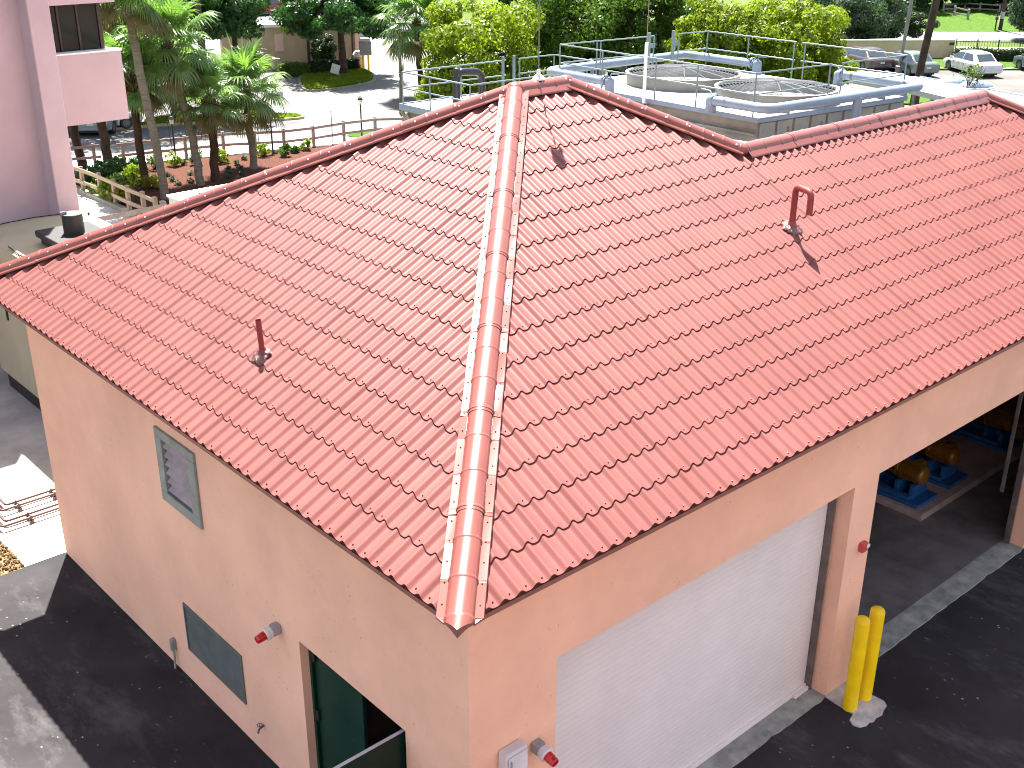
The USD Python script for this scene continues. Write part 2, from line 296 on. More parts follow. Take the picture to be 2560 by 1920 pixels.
M['pole_grey'] = mat('pole_grey', (0.15, 0.145, 0.14), 0.7, n=(2, 0.08))
M['brownpipe'] = mat('pipe_brown', (0.075, 0.03, 0.024), 0.5, n=(5, 0.12))
M['closure'] = mat('eave_closure', (0.3, 0.15, 0.12), 0.7, n=(5, 0.1))
M['curb'] = mat('dark_curb', (0.008, 0.009, 0.010), 0.6, n=(5, 0.1))
M['lot'] = mat('lot_paving', (0.105, 0.10, 0.095), 0.9, 0.2, n=(0.35, 0.12), bump=(30, 0.3, 0.01))
M['seal'] = mat('off_white', (0.75, 0.72, 0.70), 0.3, 0.6, n=(9, 0.1))
M['sealclear'] = mat('sealant_patch', (0.17, 0.075, 0.065), 0.12, 0.8, n=(30, 0.3), bump=(45, 1.0, 0.02))
M['screw'] = mat('screw', (0.12, 0.05, 0.05), 0.35, 0.5, 0.5, n=(5, 0.1))
# ---------------------------------------------------------------- ground
def struct(name, mesh, m, label, smooth=False): return obj(name, mesh, m, smooth=smooth, kind='structure', label=label)
struct('ground', [sheet([(-300, 21.5), (400, 21.5), (400, 420), (-300, 420)], LOW-0.02), sheet([(40, -150), (400, -150), (400, 21.5), (40, 21.5)], LOW-0.02)], M['grass_dry'], 'green land stretching away behind the site')
# service yard, z = 0
struct('concrete_yard', sheet([(-60, 9.965), (-0.66, 9.965), (-0.66, 11.3), (-60, 11.3)], -0.004) if False else [sheet([(-0.645, 9.965), (0.0, 9.965), (30, 9.965), (30, 21.8), (-0.645, 21.8)], 0.0), box(-60, 30, 21.8, 22.1, LOW-0.1, 0.0), sheet([(-60, 13.6), (-0.645, 13.6), (-0.645, 21.8), (-60, 21.8)], 0.0)], M['concrete'], 'pale concrete yard behind the pump house')
struct('asphalt', [sheet([(-60, -60), (40, -60), (40, 9.965), (-60, 9.965)], -0.006), box(40, 40.2, -60, 21.8, LOW-0.1, -0.01), sheet([(30, 9.965), (40, 9.965), (40, 21.8), (30, 21.8)], -0.006)], M['asphalt'], 'dark asphalt apron around the pump house')
rng = np.random.default_rng(4)
gp = []
for i in range(1500):
    s = rng.uniform(0.012, 0.03); b = trimesh.creation.icosphere(subdivisions=0, radius=s)
    v = b.vertices*rng.uniform(0.6, 1.3, 3)+np.array([-0.645-rng.uniform(0.0, 1.1)**1.3, rng.uniform(9.98, 13.5), 0.004+s*0.3]); gp.append((v, b.faces))
struct('gravel_base', sheet([(-60, 9.965), (-0.645, 9.965), (-0.645, 13.6), (-60, 13.6)], -0.01), M['gravel'], 'tan soil under the gravel strip beside the concrete yard')
obj('gravel', gp, M['gravel'], kind='stuff', label='tan and yellow gravel beside the corner of the concrete yard', cat='gravel')
# public side, z = LOW
pave = [(9.94, 44.82, -2.40), (14.27, 44.75, -2.40), (16.37, 44.82, -2.40), (18.00, 44.73, -2.40), (20.99, 43.51, -2.40), (22.55, 43.22, -2.40), (26.23, 42.24, -2.40), (27.95, 42.03, -2.40), (31.44, 40.09, -2.40), (44.27, 43.80, -2.40), (62.00, 67.68, -2.40), (63.63, 78.76, -2.40), (67.84, 89.68, -2.40), (61.67, 97.66, -2.40), (56.54, 108.09, -2.40), (28.68, 78.67, -2.40), (16.81, 65.24, -2.40)]
P2 = lambda pts: [p[:2] for p in pts]
struct('driveway', sheet(P2(pave), LOW), M['pavement'], 'sunlit pale driveway between the palms and the entrance wall')
struct('road', sheet(P2([(11.35, 49.02, -2.40), (16.15, 49.76, -2.40), (18.36, 49.21, -2.40), (19.49, 48.87, -2.40), (21.67, 48.03, -2.40), (24.43, 48.07, -2.40), (27.24, 47.92, -2.40), (28.38, 48.12, -2.40), (27.34, 49.30, -2.40), (26.45, 49.91, -2.40), (25.26, 50.48, -2.40), (23.50, 51.25, -2.40), (21.07, 52.18, -2.40), (17.42, 52.83, -2.40), (12.68, 52.96, -2.40)]), LOW+0.004), M['road'], 'lane behind the pink fence, tree shade put in as darker grey')  # same paving as the driveway; tree shade painted in as darker grey
struct('sidewalk', prism(P2([(10.19, 44.60, -2.40), (14.38, 45.48, -2.40), (15.50, 45.04, -2.40), (16.47, 44.74, -2.40), (17.89, 44.38, -2.40), (19.35, 44.01, -2.40), (21.34, 43.45, -2.40), (22.60, 43.30, -2.40), (26.29, 42.32, -2.40), (27.95, 42.03, -2.40), (28.52, 42.85, -2.40), (26.54, 44.27, -2.40), (23.69, 45.16, -2.40), (22.37, 45.30, -2.40), (20.87, 45.48, -2.40), (18.96, 45.60, -2.40), (17.00, 46.70, -2.40), (15.07, 47.13, -2.40), (10.95, 46.80, -2.40)]), LOW-0.05, LOW+0.03), M['concrete'], 'white concrete sidewalk along the pink rail fence')
isl = smooth_poly(P2([(13.26, 54.69, -2.40), (17.66, 53.42, -2.40), (19.91, 52.61, -2.40), (21.16, 52.38, -2.40), (23.60, 51.45, -2.40), (25.37, 50.68, -2.40), (27.40, 49.40, -2.40), (28.79, 48.97, -2.40), (29.18, 49.72, -2.40), (28.31, 50.92, -2.40), (25.92, 52.48, -2.40), (24.29, 53.55, -2.40), (22.25, 54.22, -2.40), (21.09, 53.00, -2.40), (17.96, 54.13, -2.40), (13.53, 55.49, -2.40)]), 5)
struct('kerb', prism(isl, LOW-0.05, LOW+0.13), M['kerb'], 'yellow painted kerb around the long grass strip')
from shapely.geometry import Polygon as _P
struct('grass_strip', prism(list(_P(isl).buffer(-0.16).exterior.coords), LOW+0.05, LOW+0.16), M['grass'], 'long grass strip behind the lane')
isl2 = smooth_poly(P2([(36.31, 61.23, -2.40), (34.21, 57.57, -2.40), (34.09, 56.30, -2.40), (36.18, 55.91, -2.40), (38.96, 56.64, -2.40), (40.55, 58.56, -2.40), (41.31, 60.19, -2.40), (41.69, 62.26, -2.40), (40.97, 63.83, -2.40), (38.67, 63.34, -2.40)]), 5)
struct('kerb', prism(isl2, LOW-0.05, LOW+0.12), M['kerb_grey'], 'pale kerb around the island under the oak')
struct('island_grass', prism(list(_P(isl2).buffer(-0.14).exterior.coords), LOW+0.05, LOW+0.17), M['grass'], 'oval grass island under the oak by the entrance wall')
struct('mulch_patch', prism(smooth_poly(P2([(38.19, 60.54, -2.40), (38.29, 59.35, -2.40), (40.02, 59.90, -2.40), (41.15, 60.10, -2.40), (41.58, 62.35, -2.40), (40.44, 63.29, -2.40)]), 4), LOW+0.1, LOW+0.185), M['mulch'], 'dark red mulch around the oak trunk')
struct('grass_patch', prism(smooth_poly(P2([(28.00, 43.42, -2.40), (28.32, 42.75, -2.40), (29.52, 42.66, -2.40), (29.84, 43.46, -2.40), (28.92, 43.97, -2.40)]), 4), LOW-0.02, LOW+0.06), M['grass'], 'small grass patch beside the sidewalk end')
bed = P2([(13.20, 43.90, -2.40), (15.44, 44.88, -2.40), (16.40, 44.58, -2.40), (17.82, 44.23, -2.40), (19.27, 43.86, -2.40), (21.25, 43.29, -2.40), (22.51, 43.14, -2.40), (26.18, 42.16, -2.40), (27.84, 41.88, -2.40), (26.43, 35.56, -2.40), (13.57, 28.90, -2.40), (12.98, 33.36, -2.40), (12.99, 37.17, -2.40), (12.97, 41.49, -2.40)])
# the mulch bed is slightly mounded
gx, gy = np.meshgrid(np.linspace(10, 32, 90), np.linspace(22.2, 46, 90), indexing='ij'); pg = np.c_[gx.ravel(), gy.ravel()]
import shapely
poly_bed = _P(bed)
ins = shapely.contains_xy(poly_bed, pg[:, 0], pg[:, 1])
dist = np.array([poly_bed.exterior.distance(shapely.Point(*a)) if i else 0 for a, i in zip(pg, ins)])
hh = LOW+0.02+np.minimum(dist, 1.2)*0.09+meshkit.fbm(np.c_[pg*1.3, np.zeros(len(pg))])*0.05
vid = np.arange(len(pg)).reshape(90, 90); fs = []
for i in range(89):
    for j in range(89):
        if ins[vid[i, j]] and ins[vid[i+1, j]] and ins[vid[i, j+1]] and ins[vid[i+1, j+1]]:
            fs += [(vid[i, j], vid[i+1, j], vid[i+1, j+1]), (vid[i, j], vid[i+1, j+1], vid[i, j+1])]
struct('mulch_bed', [(np.c_[pg, hh], np.array(fs)), sheet(bed, LOW+0.012)], M['mulch'], 'red brown mulch bed planted with palms and small shrubs', smooth=True)
struct('service_drive', sheet(P2([(12.25, 42.83, -2.40), (12.97, 41.49, -2.40), (13.01, 37.23, -2.40), (12.80, 32.83, -2.40), (8.77, 29.57, -2.40), (8.22, 34.79, -2.40)]), LOW+0.008), M['concrete'], 'white concrete drive below the curved peach fence')
ln = [(12.86, 43.05, -2.40), (12.97, 41.49, -2.40), (13.00, 39.28, -2.40), (13.00, 37.08, -2.40), (12.91, 34.72, -2.40)]
struct('kerb', ribbon(P2(ln), 0.22, LOW-0.05, LOW+0.2), M['kerb_grey'], 'low kerb wall under the curved peach fence')

# right side: parking lot, lawn, street
lot = P2([(69.69, 40.85, -2.40), (70.45, 38.71, -2.40), (72.62, 35.42, -2.40), (77.35, 31.47, -2.40), (81.77, 27.77, -2.40), (50.74, 14.73, -2.40), (41.34, 22.79, -2.40), (57.49, 36.39, -2.40)])
struct('parking_lot', sheet(lot, LOW), M['lot'], 'sunlit pale parking lot in front of the beige wall')
struct('verge', prism(P2([(69.69, 40.85, -2.40), (70.45, 38.71, -2.40), (72.62, 35.42, -2.40), (81.77, 27.77, -2.40), (89.33, 30.94, -2.40), (73.54, 44.07, -2.40)]), LOW-0.05, LOW+0.10), M['grass'], 'grass verge between the cars and the wall')
struct('lot_island', prism(smooth_poly(P2([(58.37, 29.75, -2.40), (60.50, 29.01, -2.40), (62.48, 30.27, -2.40), (61.27, 31.29, -2.40)]), 4), LOW-0.05, LOW+0.1), M['grass'], 'small grass island at the foot of the bare trunk')
struct('footpath', sheet(P2([(84.31, 40.43, -2.40), (92.62, 32.33, -2.40), (94.09, 32.95, -2.40), (85.44, 41.05, -2.40)]), LOW+0.006), M['concrete'], 'thin white footpath behind the iron fence')
struct('street', sheet(P2([(79.67, 50.05, -2.40), (88.51, 43.08, -2.40), (93.76, 39.43, -2.40), (99.87, 34.05, -2.40), (106.31, 36.68, -2.40), (99.55, 42.23, -2.40), (93.52, 47.94, -2.40), (85.33, 53.91, -2.40)]), LOW+0.004), M['pavement'], 'white sunlit street beyond the beige wall')
a, b, c_, d = (85.58, 54.08, -2.40), (107.69, 35.16, -2.40), (129.68, 43.74, -2.40), (102.54, 65.66, -2.40)
struct('far_lawn', (np.array([(a[0], a[1], LOW+0.01), (b[0], b[1], LOW+0.01), (c_[0], c_[1], LOW+0.6), (d[0], d[1], LOW+0.6)]), np.array([(0, 1, 2), (0, 2, 3)])), M['grass'], 'bright lawn rising to the dark wood across the street')
st = P2([(48.71, 93.86, -2.40), (62.54, 68.28, -2.40), (68.46, 74.81, -2.40), (65.25, 88.88, -2.40), (57.05, 102.41, -2.40)])
struct('street', sheet(st, LOW+0.006), M['road'], 'grey street behind the entrance wall')

# ---------------------------------------------------------------- pump house
O, A, RG, B, PT, XE, HR = 0.568, 5.5329, 0.912, 3.8325, 0.511, 14.2273, 4.40
XEND = XE+B; YB = 2*A-O; YW = 2*B-O
house = thing('pump_house', 'peach stucco pump house under a large red metal tile hip roof', 'building')
SL = math.sqrt(1+PT*PT)
def mbox(*a): v, f = box(*a); return m3.Manifold(m3.Mesh(vert_properties=v.astype(np.float32), tri_verts=f.astype(np.uint32)))
WT = 0.30; HW = 4.394; DD = 9.9369; XW = XEND-O; YWW = YW-O
outer = mbox(0, 11.41-O, 0, YB-O, 0, HW)+mbox(0, XW, 0, YWW, 0, HW)
inner = mbox(WT, 11.41-O-WT, WT, YB-O-WT, -0.1, HW+1)+mbox(WT, XW-WT, WT, YWW-WT, -0.1, HW+1)
shell = outer-inner
X1, X2, X3, X4, HO = 1.0717, 6.0077, 6.5402, 11.47, 3.108
shell -= mbox(X1, X2, -1, 1, -0.1, HO)
shell -= mbox(X3, X4, -1, 1, -0.1, HO)
DY0, DY1, DZ = 0.965, 2.86, 2.235
shell -= mbox(-1, 1, DY0, DY1, -0.1, DZ)
shell -= mbox(-1, 1, 4.95, 5.79, 2.8, 3.63)
obj('wall', shell, M['stucco'], house)
obj('floor', sheet([(WT, 0.34), (XW-WT, 0.34), (XW-WT, YWW-WT), (WT, YB-O-WT)], 0.012), M['floor'], house)
def strip(x0, x1):
    n = 40; e = np.random.default_rng(3); xs = np.linspace(x0, x1, n)
    return prism([(x0, 0.338), (x1, 0.338)]+[(x, -0.01+e.normal(0, 0.006)) for x in xs[::-1]], -0.05, 0.016)
obj('threshold', strip(X1, X2), M['threshold'], house); obj('threshold', strip(X3-0.0, X4), M['threshold'], house)
# roof deck
def zr(dist, lift=0.0): return HR+PT*dist+lift
IN = 0.115; e0, e1, e2, e3, e4, e5 = (-O+IN, -O+IN), (XEND-IN, -O+IN), (XEND-IN, YW-IN), (11.41-IN, YW-IN), (11.41-IN, YB-IN), (-O+IN, YB-IN); ZE = HR+PT*IN
V3 = lambda q, z: (q[0], q[1], z)
r0, r1, jn, wr = V3((A-O, A-O), zr(A)), V3((A-O+RG, A-O), zr(A)), V3((A-O+RG+A-B, B-O), zr(B)), V3((XE, B-O), zr(B))
dv = np.array([V3(e0, ZE), V3(e1, ZE), V3(e2, ZE), V3(e3, ZE), V3(e4, ZE), V3(e5, ZE), r0, r1, jn, wr]); dv[:, 2] -= 0.035
df = [(0, 1, 9), (0, 9, 8), (0, 8, 7), (0, 7, 6), (0, 6, 5), (5, 6, 7), (5, 7, 4), (7, 8, 3), (7, 3, 4), (8, 9, 2), (8, 2, 3), (1, 2, 9)]
roof = obj('roof', (dv, np.array(df)), M['fascia'], house)
obj('soffit', prism([e0, e1, e2, e3, e4, e5], 4.395, 4.405), M['stucco'], house)
fz = (4.385, 4.43); F0 = -O+IN
obj('fascia', box(F0-0.012, XEND-IN, F0-0.012, F0-0.001, *fz), M['fascia'], house); obj('fascia', box(F0-0.012, F0-0.001, F0, YB-IN, *fz), M['fascia'], house)
obj('fascia', box(XEND-IN+0.001, XEND-IN+0.012, F0, YW-IN, *fz), M['fascia'], house); obj('fascia', box(F0, 11.40-IN, YB-IN+0.001, YB-IN+0.012, *fz), M['fascia'], house)
# pressed metal tile panels, seven waves wide and one course high
WAVE, COURSE, S0, WH, STEP = 0.1782, 0.3535, 0.105, 0.035, 0.014
def wave_h(u): return WH*(0.5+0.5*np.cos(2*PI*u/WAVE))**1.9
def slope(pt0, ud, sd, nn, lo, hi, smax, u0):
    """pt0 + u ud + s sd on one roof plane; lo(s), hi(s): the ends of the row at s"""
    pt0, ud, sd, nn = map(np.asarray, (pt0, ud, sd, nn)); rr_ = np.random.default_rng(int(abs(u0)*1000)+3)
    k = 0
    while True:
        s0 = S0+k*COURSE; s1 = min(s0+COURSE+0.02, smax-0.015)
        if s1-s0 < 0.06: break
        CUT = 0.028 if k else 0.016
        a0, b0, a1, b1 = lo(s0)+0.05, hi(s0)-0.05, lo(s1)+0.05, hi(s1)-0.05
        PWD = 7*WAVE; shift = (k % 2)*0.0
        i0 = math.floor((a0-u0)/PWD); i1 = math.ceil((b0-u0)/PWD)
        for i in range(i0, i1):
            ua, ub = u0+i*PWD, u0+(i+1)*PWD
            if ub <= a0+0.03 or ua >= b0-0.03: continue
            us = np.linspace(ua, ub, 7*12+1)
            rows = []; sag = rr_.normal(0, 0.0004)
            for s, lift, (l, h) in ((s0, STEP, (a0, b0)), ((s0+s1)/2, STEP*0.5, ((a0+a1)/2, (b0+b1)/2)), (s1, 0.0, (a1, b1))):
                uc = np.clip(us, l, max(l, h)); H = wave_h(uc-u0)+lift+sag
                H = H+0.0035*((us-ua) > PWD-0.03)
                rows.append(pt0+uc[:, None]*ud+(s+(CUT if s < smax-0.06 else 0.0)*wave_h(uc-u0)/WH)[:, None]*sd+H[:, None]*nn)
            uc = np.clip(us, a0, b0); front = pt0+uc[:, None]*ud+(s0+0.003+CUT*wave_h(uc-u0)/WH)[:, None]*sd+(wave_h(uc-u0)+STEP+sag-0.0165)[:, None]*nn
            front2 = rows[0]-0.0*sd
            v = np.vstack([front, front2]+rows); n = len(us); f = []
            for r_ in (0, 2, 3):
                for j in range(n-1):
                    q = (r_*n+j, r_*n+j+1, (r_+1)*n+j+1, (r_+1)*n+j)
                    if np.linalg.norm(v[q[0]]-v[q[1]])+np.linalg.norm(v[q[2]]-v[q[3]]) > 1e-6: f += [(q[0], q[1], q[2]), (q[0], q[2], q[3])]
            f = np.array(f); ar = np.linalg.norm(np.cross(v[f[:, 1]]-v[f[:, 0]], v[f[:, 2]]-v[f[:, 0]]), axis=1); f = f[ar > 1e-9]
            if k == 0:
                us2 = np.clip(us, a0, b0); e_ = pt0+us2[:, None]*ud+(s0+0.034)*sd; n2 = len(us2)
                vv = np.vstack([e_+(wave_h(us2-u0)+STEP-0.004)[:, None]*nn, e_-0.03*nn]); ff = [(j, j+1, n2+j+1, n2+j) for j in range(n2-1) if us2[j+1]-us2[j] > 1e-6]
                if ff: obj('eave_closure', (vv, np.array(ff)), M['closure'], roof)
            if len(f): obj('roof_panel', (v, f), M['tile'], roof, smooth=38)
        k += 1
nF, nL = np.array([0, -PT, 1])/SL, np.array([-PT, 0, 1])/SL
def hiF(s):
    d = s/SL
    return XEND-d if d <= B else 11.41-d
USP = -0.011+6*7*WAVE
slope((0, -O, HR), (1, 0, 0), np.array([0, 1, PT])/SL, nF, lambda s: -O+s/SL, lambda s: min(USP+0.05, 11.41-s/SL), A*SL, -0.011)
slope((0, -O, HR), (1, 0, 0), np.array([0, 1, PT])/SL, nF, lambda s: USP-0.05, lambda s: XEND-s/SL, B*SL, -0.011)
slope((-O, 0, HR), (0, 1, 0), np.array([1, 0, PT])/SL, nL, lambda s: -O+s/SL, lambda s: YB-s/SL, A*SL, 0.03)
# hip and ridge caps
def cap_run(a, b, na, nb, n, seed=0, flange=0.074, point=False, fd=0.0):
    a, b, na, nb = (np.asarray(q, float) for q in (a, b, na, nb)); L_ = np.linalg.norm(b-a); t = (b-a)/L_
    u = na+nb; u -= (u@t)*t; u /= np.linalg.norm(u); lat = np.cross(t, u); e = np.random.default_rng(seed)
    R_ = 0.112
    prof = [(-R_-flange-0.004, -0.030-fd), (-R_-flange, -0.012-fd), (-R_-0.006, 0.0)]+[(R_*math.cos(x), 0.002+R_*0.74*math.sin(x)) for x in np.linspace(PI, 0, 17)]+[(R_+0.006, 0.0), (R_+flange, -0.012-fd), (R_+flange+0.004, -0.030-fd)]
    prof = np.array(prof); core = np.arange(len(prof))
    inarc = (core >= 3) & (core < len(prof)-3)
    step = L_/n
    for i in range(n):
        s0, s1 = i*step-(0.07 if i else 0.0), (i+1)*step
        st = [(s0, 0.006), (s0+0.03, 0.006), (s0+0.034, 0.012), (s0+0.05, 0.014), (s0+0.066, 0.005), (s0+0.07, 0.004)]
        for q in (0.36, 0.70):
            m_ = s0+q*(s1-s0); st += [(m_-0.022, 0.003), (m_-0.012, 0.009), (m_, 0.012), (m_+0.012, 0.009), (m_+0.022, 0.003)]
        st += [(s1, 0.0)]
        v = []; j_ = -1
        for s, g in st:
            j_ += 1
            for (l, h), ia in zip(prof, inarc):
                k = (1+g/R_) if ia else 1.0
                s_, s = s, (max(s-0.10*(j_ < 2), -0.10+abs(l)*0.95) if point and i == 0 else s)
                w = e.normal(0, 0.0022) if not ia else 0
                v.append(a+t*s+lat*(l*k)+u*(h*k+(0.004 if s_ <= s0+0.03 and not ia else 0)+w+0.035)); s = s_
        m_ = len(prof); f = []
        for j in range(len(st)-1):
            for k in range(m_-1): f.append((j*m_+k, j*m_+k+1, (j+1)*m_+k+1, (j+1)*m_+k))
        obj('ridge_cap', (np.array(v), np.array(f)), M['cap'], roof, smooth=30)
        if point and i == 0:
            e0_ = np.array(v[:m_]); lo_ = e0_.copy(); lo_[:, 2] -= np.maximum(0.018, 0.085*(1-np.abs(prof[:, 0])/0.135)); lo_[:, :2] += t[:2]*0.004
            obj('cap_end', (np.vstack([e0_+t*0.004, lo_]), np.array([(k, k+1, m_+k+1, m_+k) for k in range(m_-1)])), M['fascia'], roof)
    return t, u, lat
nB, nR, nE = np.array([0, PT, 1])/SL, np.array([PT, 0, 1])/SL, np.array([PT, 0, 1])/SL
hipA = V3(e0, ZE)
cap_run(np.array(hipA)+np.array([-0.03, -0.03, -0.015]), r0, nL, nF, 7, 1, point=True)
cap_run(np.array(V3(e5, ZE)), r0, nB, nL, 7, 2)
cap_run(jn, r1, nF, nR, 3, 3)
cap_run(r0, r1, nF, nB, 1, 4, fd=0.05)
cap_run(jn, wr, nF, nB, 6, 5, fd=0.05)
cap_run(V3(e1, ZE), wr, nF, nE, 5, 6)
cap_run(V3(e2, ZE), wr, nE, nB, 5, 7)
cap_run(V3(e4, ZE), r1, nR, nB, 7, 8)
# rounded caps where the runs meet
for q in (r0, r1, jn, wr):
    s_ = trimesh.creation.icosphere(subdivisions=2, radius=0.119); s_.apply_scale((1, 1, 0.76)); s_.apply_translation(np.array(q)+[0, 0, 0.04]); obj('ridge_joint', (s_.vertices, s_.faces), M['cap'], roof, smooth=True)
# screws: along the flanges, at every lap and along the eaves
sc = []
def dot(p, n, r=0.009):
    b_ = trimesh.creation.icosphere(subdivisions=0, radius=r); sc.append((b_.vertices+np.asarray(p)+np.asarray(n)*0.004, b_.faces))
hd = np.array(r0)-np.array(hipA); Lh = np.linalg.norm(hd); hd /= Lh; hu = nL+nF; hu -= (hu@hd)*hd; hu /= np.linalg.norm(hu); hl = np.cross(hd, hu)
for s in np.arange(0.15, Lh-0.2, 0.21):
    for sg in (-1, 1): dot(np.array(hipA)+hd*s+hl*sg*0.150+hu*(0.028), hu, 0.008)
e = np.random.default_rng(8)
for pt0, ud, sd, nn, lo, hi, u0 in (((0, -O, HR), (1, 0, 0), np.array([0, 1, PT])/SL, nF, lambda s: -O+s/SL, hiF, -0.011), ((-O, 0, HR), (0, 1, 0), np.array([1, 0, PT])/SL, nL, lambda s: -O+s/SL, lambda s: YB-s/SL, 0.03)):
    for k in range(18):
        s = S0+k*COURSE+0.05
        if s > A*SL-0.2: break
        for u in np.arange(u0-90*WAVE, u0+120*WAVE, WAVE*(1 if k == 0 else 2)):
            u = u+WAVE*0.5+(e.random() < 0.2)*WAVE
            if lo(s)+0.25 < u < hi(s)-0.25: dot(np.array(pt0)+u*np.array(ud)+s*sd+nn*(wave_h(u-u0)+STEP*0.86), nn, 0.0075 if k else 0.009)
obj('screws', sc, M['screw'], roof, kind='stuff')
sc = []
for a_, b_, n_ in ((V3(e5, ZE), r0, 26), (jn, r1, 8), (r0, r1, 3)):
    for q in np.linspace(0.04, 0.98, n_): dot(np.array(a_)+(np.array(b_)-np.array(a_))*q+np.array([-0.05, -0.075, 0.088]), (0, 0, 0), 0.017)
obj('sealant_dabs', sc, M['seal'], roof, kind='stuff')  # small white dots along the hip and ridge caps

# roller door, closed
rd = obj('roller_door', box(X1-0.08, X2-0.06, 0.30, 0.306, 0.02, HO+0.1), M['white'], house)
ns = 42; sh = (HO-0.03)/ns
prof = [(0.0, 0.0), (0.0012, 0.003), (0.0024, sh*0.3), (0.0024, sh*0.7), (0.0012, sh-0.003), (0.0, sh-0.0008)]
for i in range(ns):
    z = 0.05+i*sh; v, f = [], []
    for x in (X1-0.08, X2-0.06): v += [(x, 0.298-p_, z+q_) for p_, q_ in prof]
    n = len(prof)
    for k in range(n-1): f.append((k, n+k, n+k+1, k+1))
    obj('slat', (np.array(v), np.array(f)), M['white'], rd, smooth=50)
obj('bottom_bar', bbox(X1-0.08, X2-0.06, 0.26, 0.299, 0.017, 0.09, 0.006), M['white'], house)
obj('bottom_bracket', bbox(X2-0.36, X2-0.07, 0.215, 0.262, 0.018, 0.075, 0.004), M['white'], house)
obj('door_guide', [bbox(X2-0.058, X2-0.028, 0.20, 0.30, 0.02, HO, 0.004), box(X2-0.027, X2-0.002, 0.22, 0.29, 0.02, HO)], M['guide'], house)
obj('door_guide', [bbox(X1+0.002, X1+0.05, 0.20, 0.30, 0.02, HO, 0.004)], M['guide'], house)
obj('door_guide', [bbox(X4-0.075, X4-0.045, 0.20, 0.298, 0.02, HO, 0.004), box(X4-0.044, X4-0.002, 0.22, 0.29, 0.02, HO)], M['guide'], house)
obj('door_guide', [bbox(X4-0.15, X4-0.13, 0.42, 0.48, 0.9, HO, 0.004)], M['guide'], house)
# louvre
lv = [(0.0, 4.868, 5.862, 2.72, 3.72)]
fr = [bbox(-0.035, 0.02, 4.868, 5.862, 3.60, 3.72, 0.006), bbox(-0.035, 0.02, 4.868, 5.862, 2.72, 2.86, 0.006), bbox(-0.035, 0.02, 4.868, 5.05, 2.861, 3.599, 0.006), bbox(-0.035, 0.02, 5.70, 5.862, 2.861, 3.599, 0.006)]
lvp = obj('louvre_frame', fr, M['louvre'], house)
obj('louvre_back', box(0.06, 0.07, 5.0, 5.75, 2.83, 3.61), M['black'], house)  # black sheet stands in for the shade between the blades
for i in range(6):
    z = 2.90+i*0.118
    v = np.array([(-0.012, 5.06, z), (-0.012, 5.69, z), (0.055, 5.69, z+0.082), (0.055, 5.06, z+0.082), (-0.02, 5.06, z+0.004), (-0.02, 5.69, z+0.004), (0.047, 5.69, z+0.087), (0.047, 5.06, z+0.087)])
    obj('blade', (v, np.array([(3, 2, 1, 0), (4, 5, 6, 7), (0, 1, 5, 4), (1, 2, 6, 5), (3, 0, 4, 7)])), M['blade'], lvp)
# wall grille
gr = obj('wall_grille', [bbox(-0.02, 0.0, 4.25, 5.725, 1.23, 1.255, 0.003), bbox(-0.02, 0.0, 4.25, 5.725, 0.53, 0.55, 0.003), bbox(-0.02, 0.0, 4.25, 4.275, 0.55, 1.23, 0.003), bbox(-0.02, 0.0, 5.70, 5.725, 0.55, 1.23, 0.003), ], M['grille'], house)
obj('grille_back', box(-0.002, -0.0005, 4.27, 5.7, 0.55, 1.23), M['black'], gr)  # black sheet on the wall gives the dark behind the slats
for i in range(24):
    z = 0.558+i*0.028
    v = np.array([(-0.018, 4.276, z), (-0.018, 5.699, z), (-0.003, 5.699, z+0.013), (-0.003, 4.276, z+0.013), (-0.018, 4.276, z-0.003), (-0.018, 5.699, z-0.003)])
    obj('slat', (v, np.array([(0, 1, 2, 3), (4, 5, 1, 0)])), M['grille'], gr)
obj('grille_edge', [box(-0.021, -0.019, 5.672, 5.690, 0.57+i*0.036, 0.588+i*0.036) for i in range(18)], M['black'], gr)
# double door
obj('door_frame', [bbox(0.10, 0.20, DY1-0.05, DY1-0.002, 0.0, DZ-0.002, 0.004), bbox(0.10, 0.20, DY0+0.002, DY0+0.05, 0.0, DZ-0.002, 0.004), bbox(0.10, 0.20, DY0+0.051, DY1-0.051, DZ-0.05, DZ-0.002, 0.004)], M['green'], house)
dl = obj('door', bbox(0.14, 0.185, 1.905, DY1-0.055, 0.02, DZ-0.055, 0.004), M['green'], house, label='closed green metal door leaf with black hinges')
for z in (0.3, 1.15, 1.95): obj('hinge', bbox(0.105, 0.14, DY1-0.10, DY1-0.03, z, z+0.14, 0.005), M['black'], dl)
do = obj('door', bbox(-0.90, 0.04, 1.02, 1.062, 0.02, DZ-0.057, 0.003), M['green'], house, label='green metal door leaf swung open outwards')
obj('door_top', box(-0.898, 0.038, 1.022, 1.060, DZ-0.0565, DZ-0.053), M['doorgrey'], do)
obj('handle', [tube([(-0.82, 1.10, 1.02), (-0.70, 1.10, 1.02)], 0.011, 8), tube([(-0.82, 1.06, 1.02), (-0.82, 1.10, 1.02)], 0.012, 8)], M['chrome'], do)
inf = [(0.9, 1.15, 1.0), (0.9, 1.15, 1.55), (1.35, 1.15, 1.55), (1.35, 1.15, 1.0)]
t = thing('pipe_frame', 'thin pink painted frame standing inside the dark doorway', 'frame')
obj('frame', tube(path(inf, 0.03), 0.018, 6), M['timber_pink'], t, smooth=50); obj('leg', tube([(0.9, 1.15, 0.01), (0.9, 1.15, 1.0)], 0.018, 6), M['timber_pink'], t); obj('leg', tube([(1.35, 1.15, 0.01), (1.35, 1.15, 1.0)], 0.018, 6), M['timber_pink'], t)

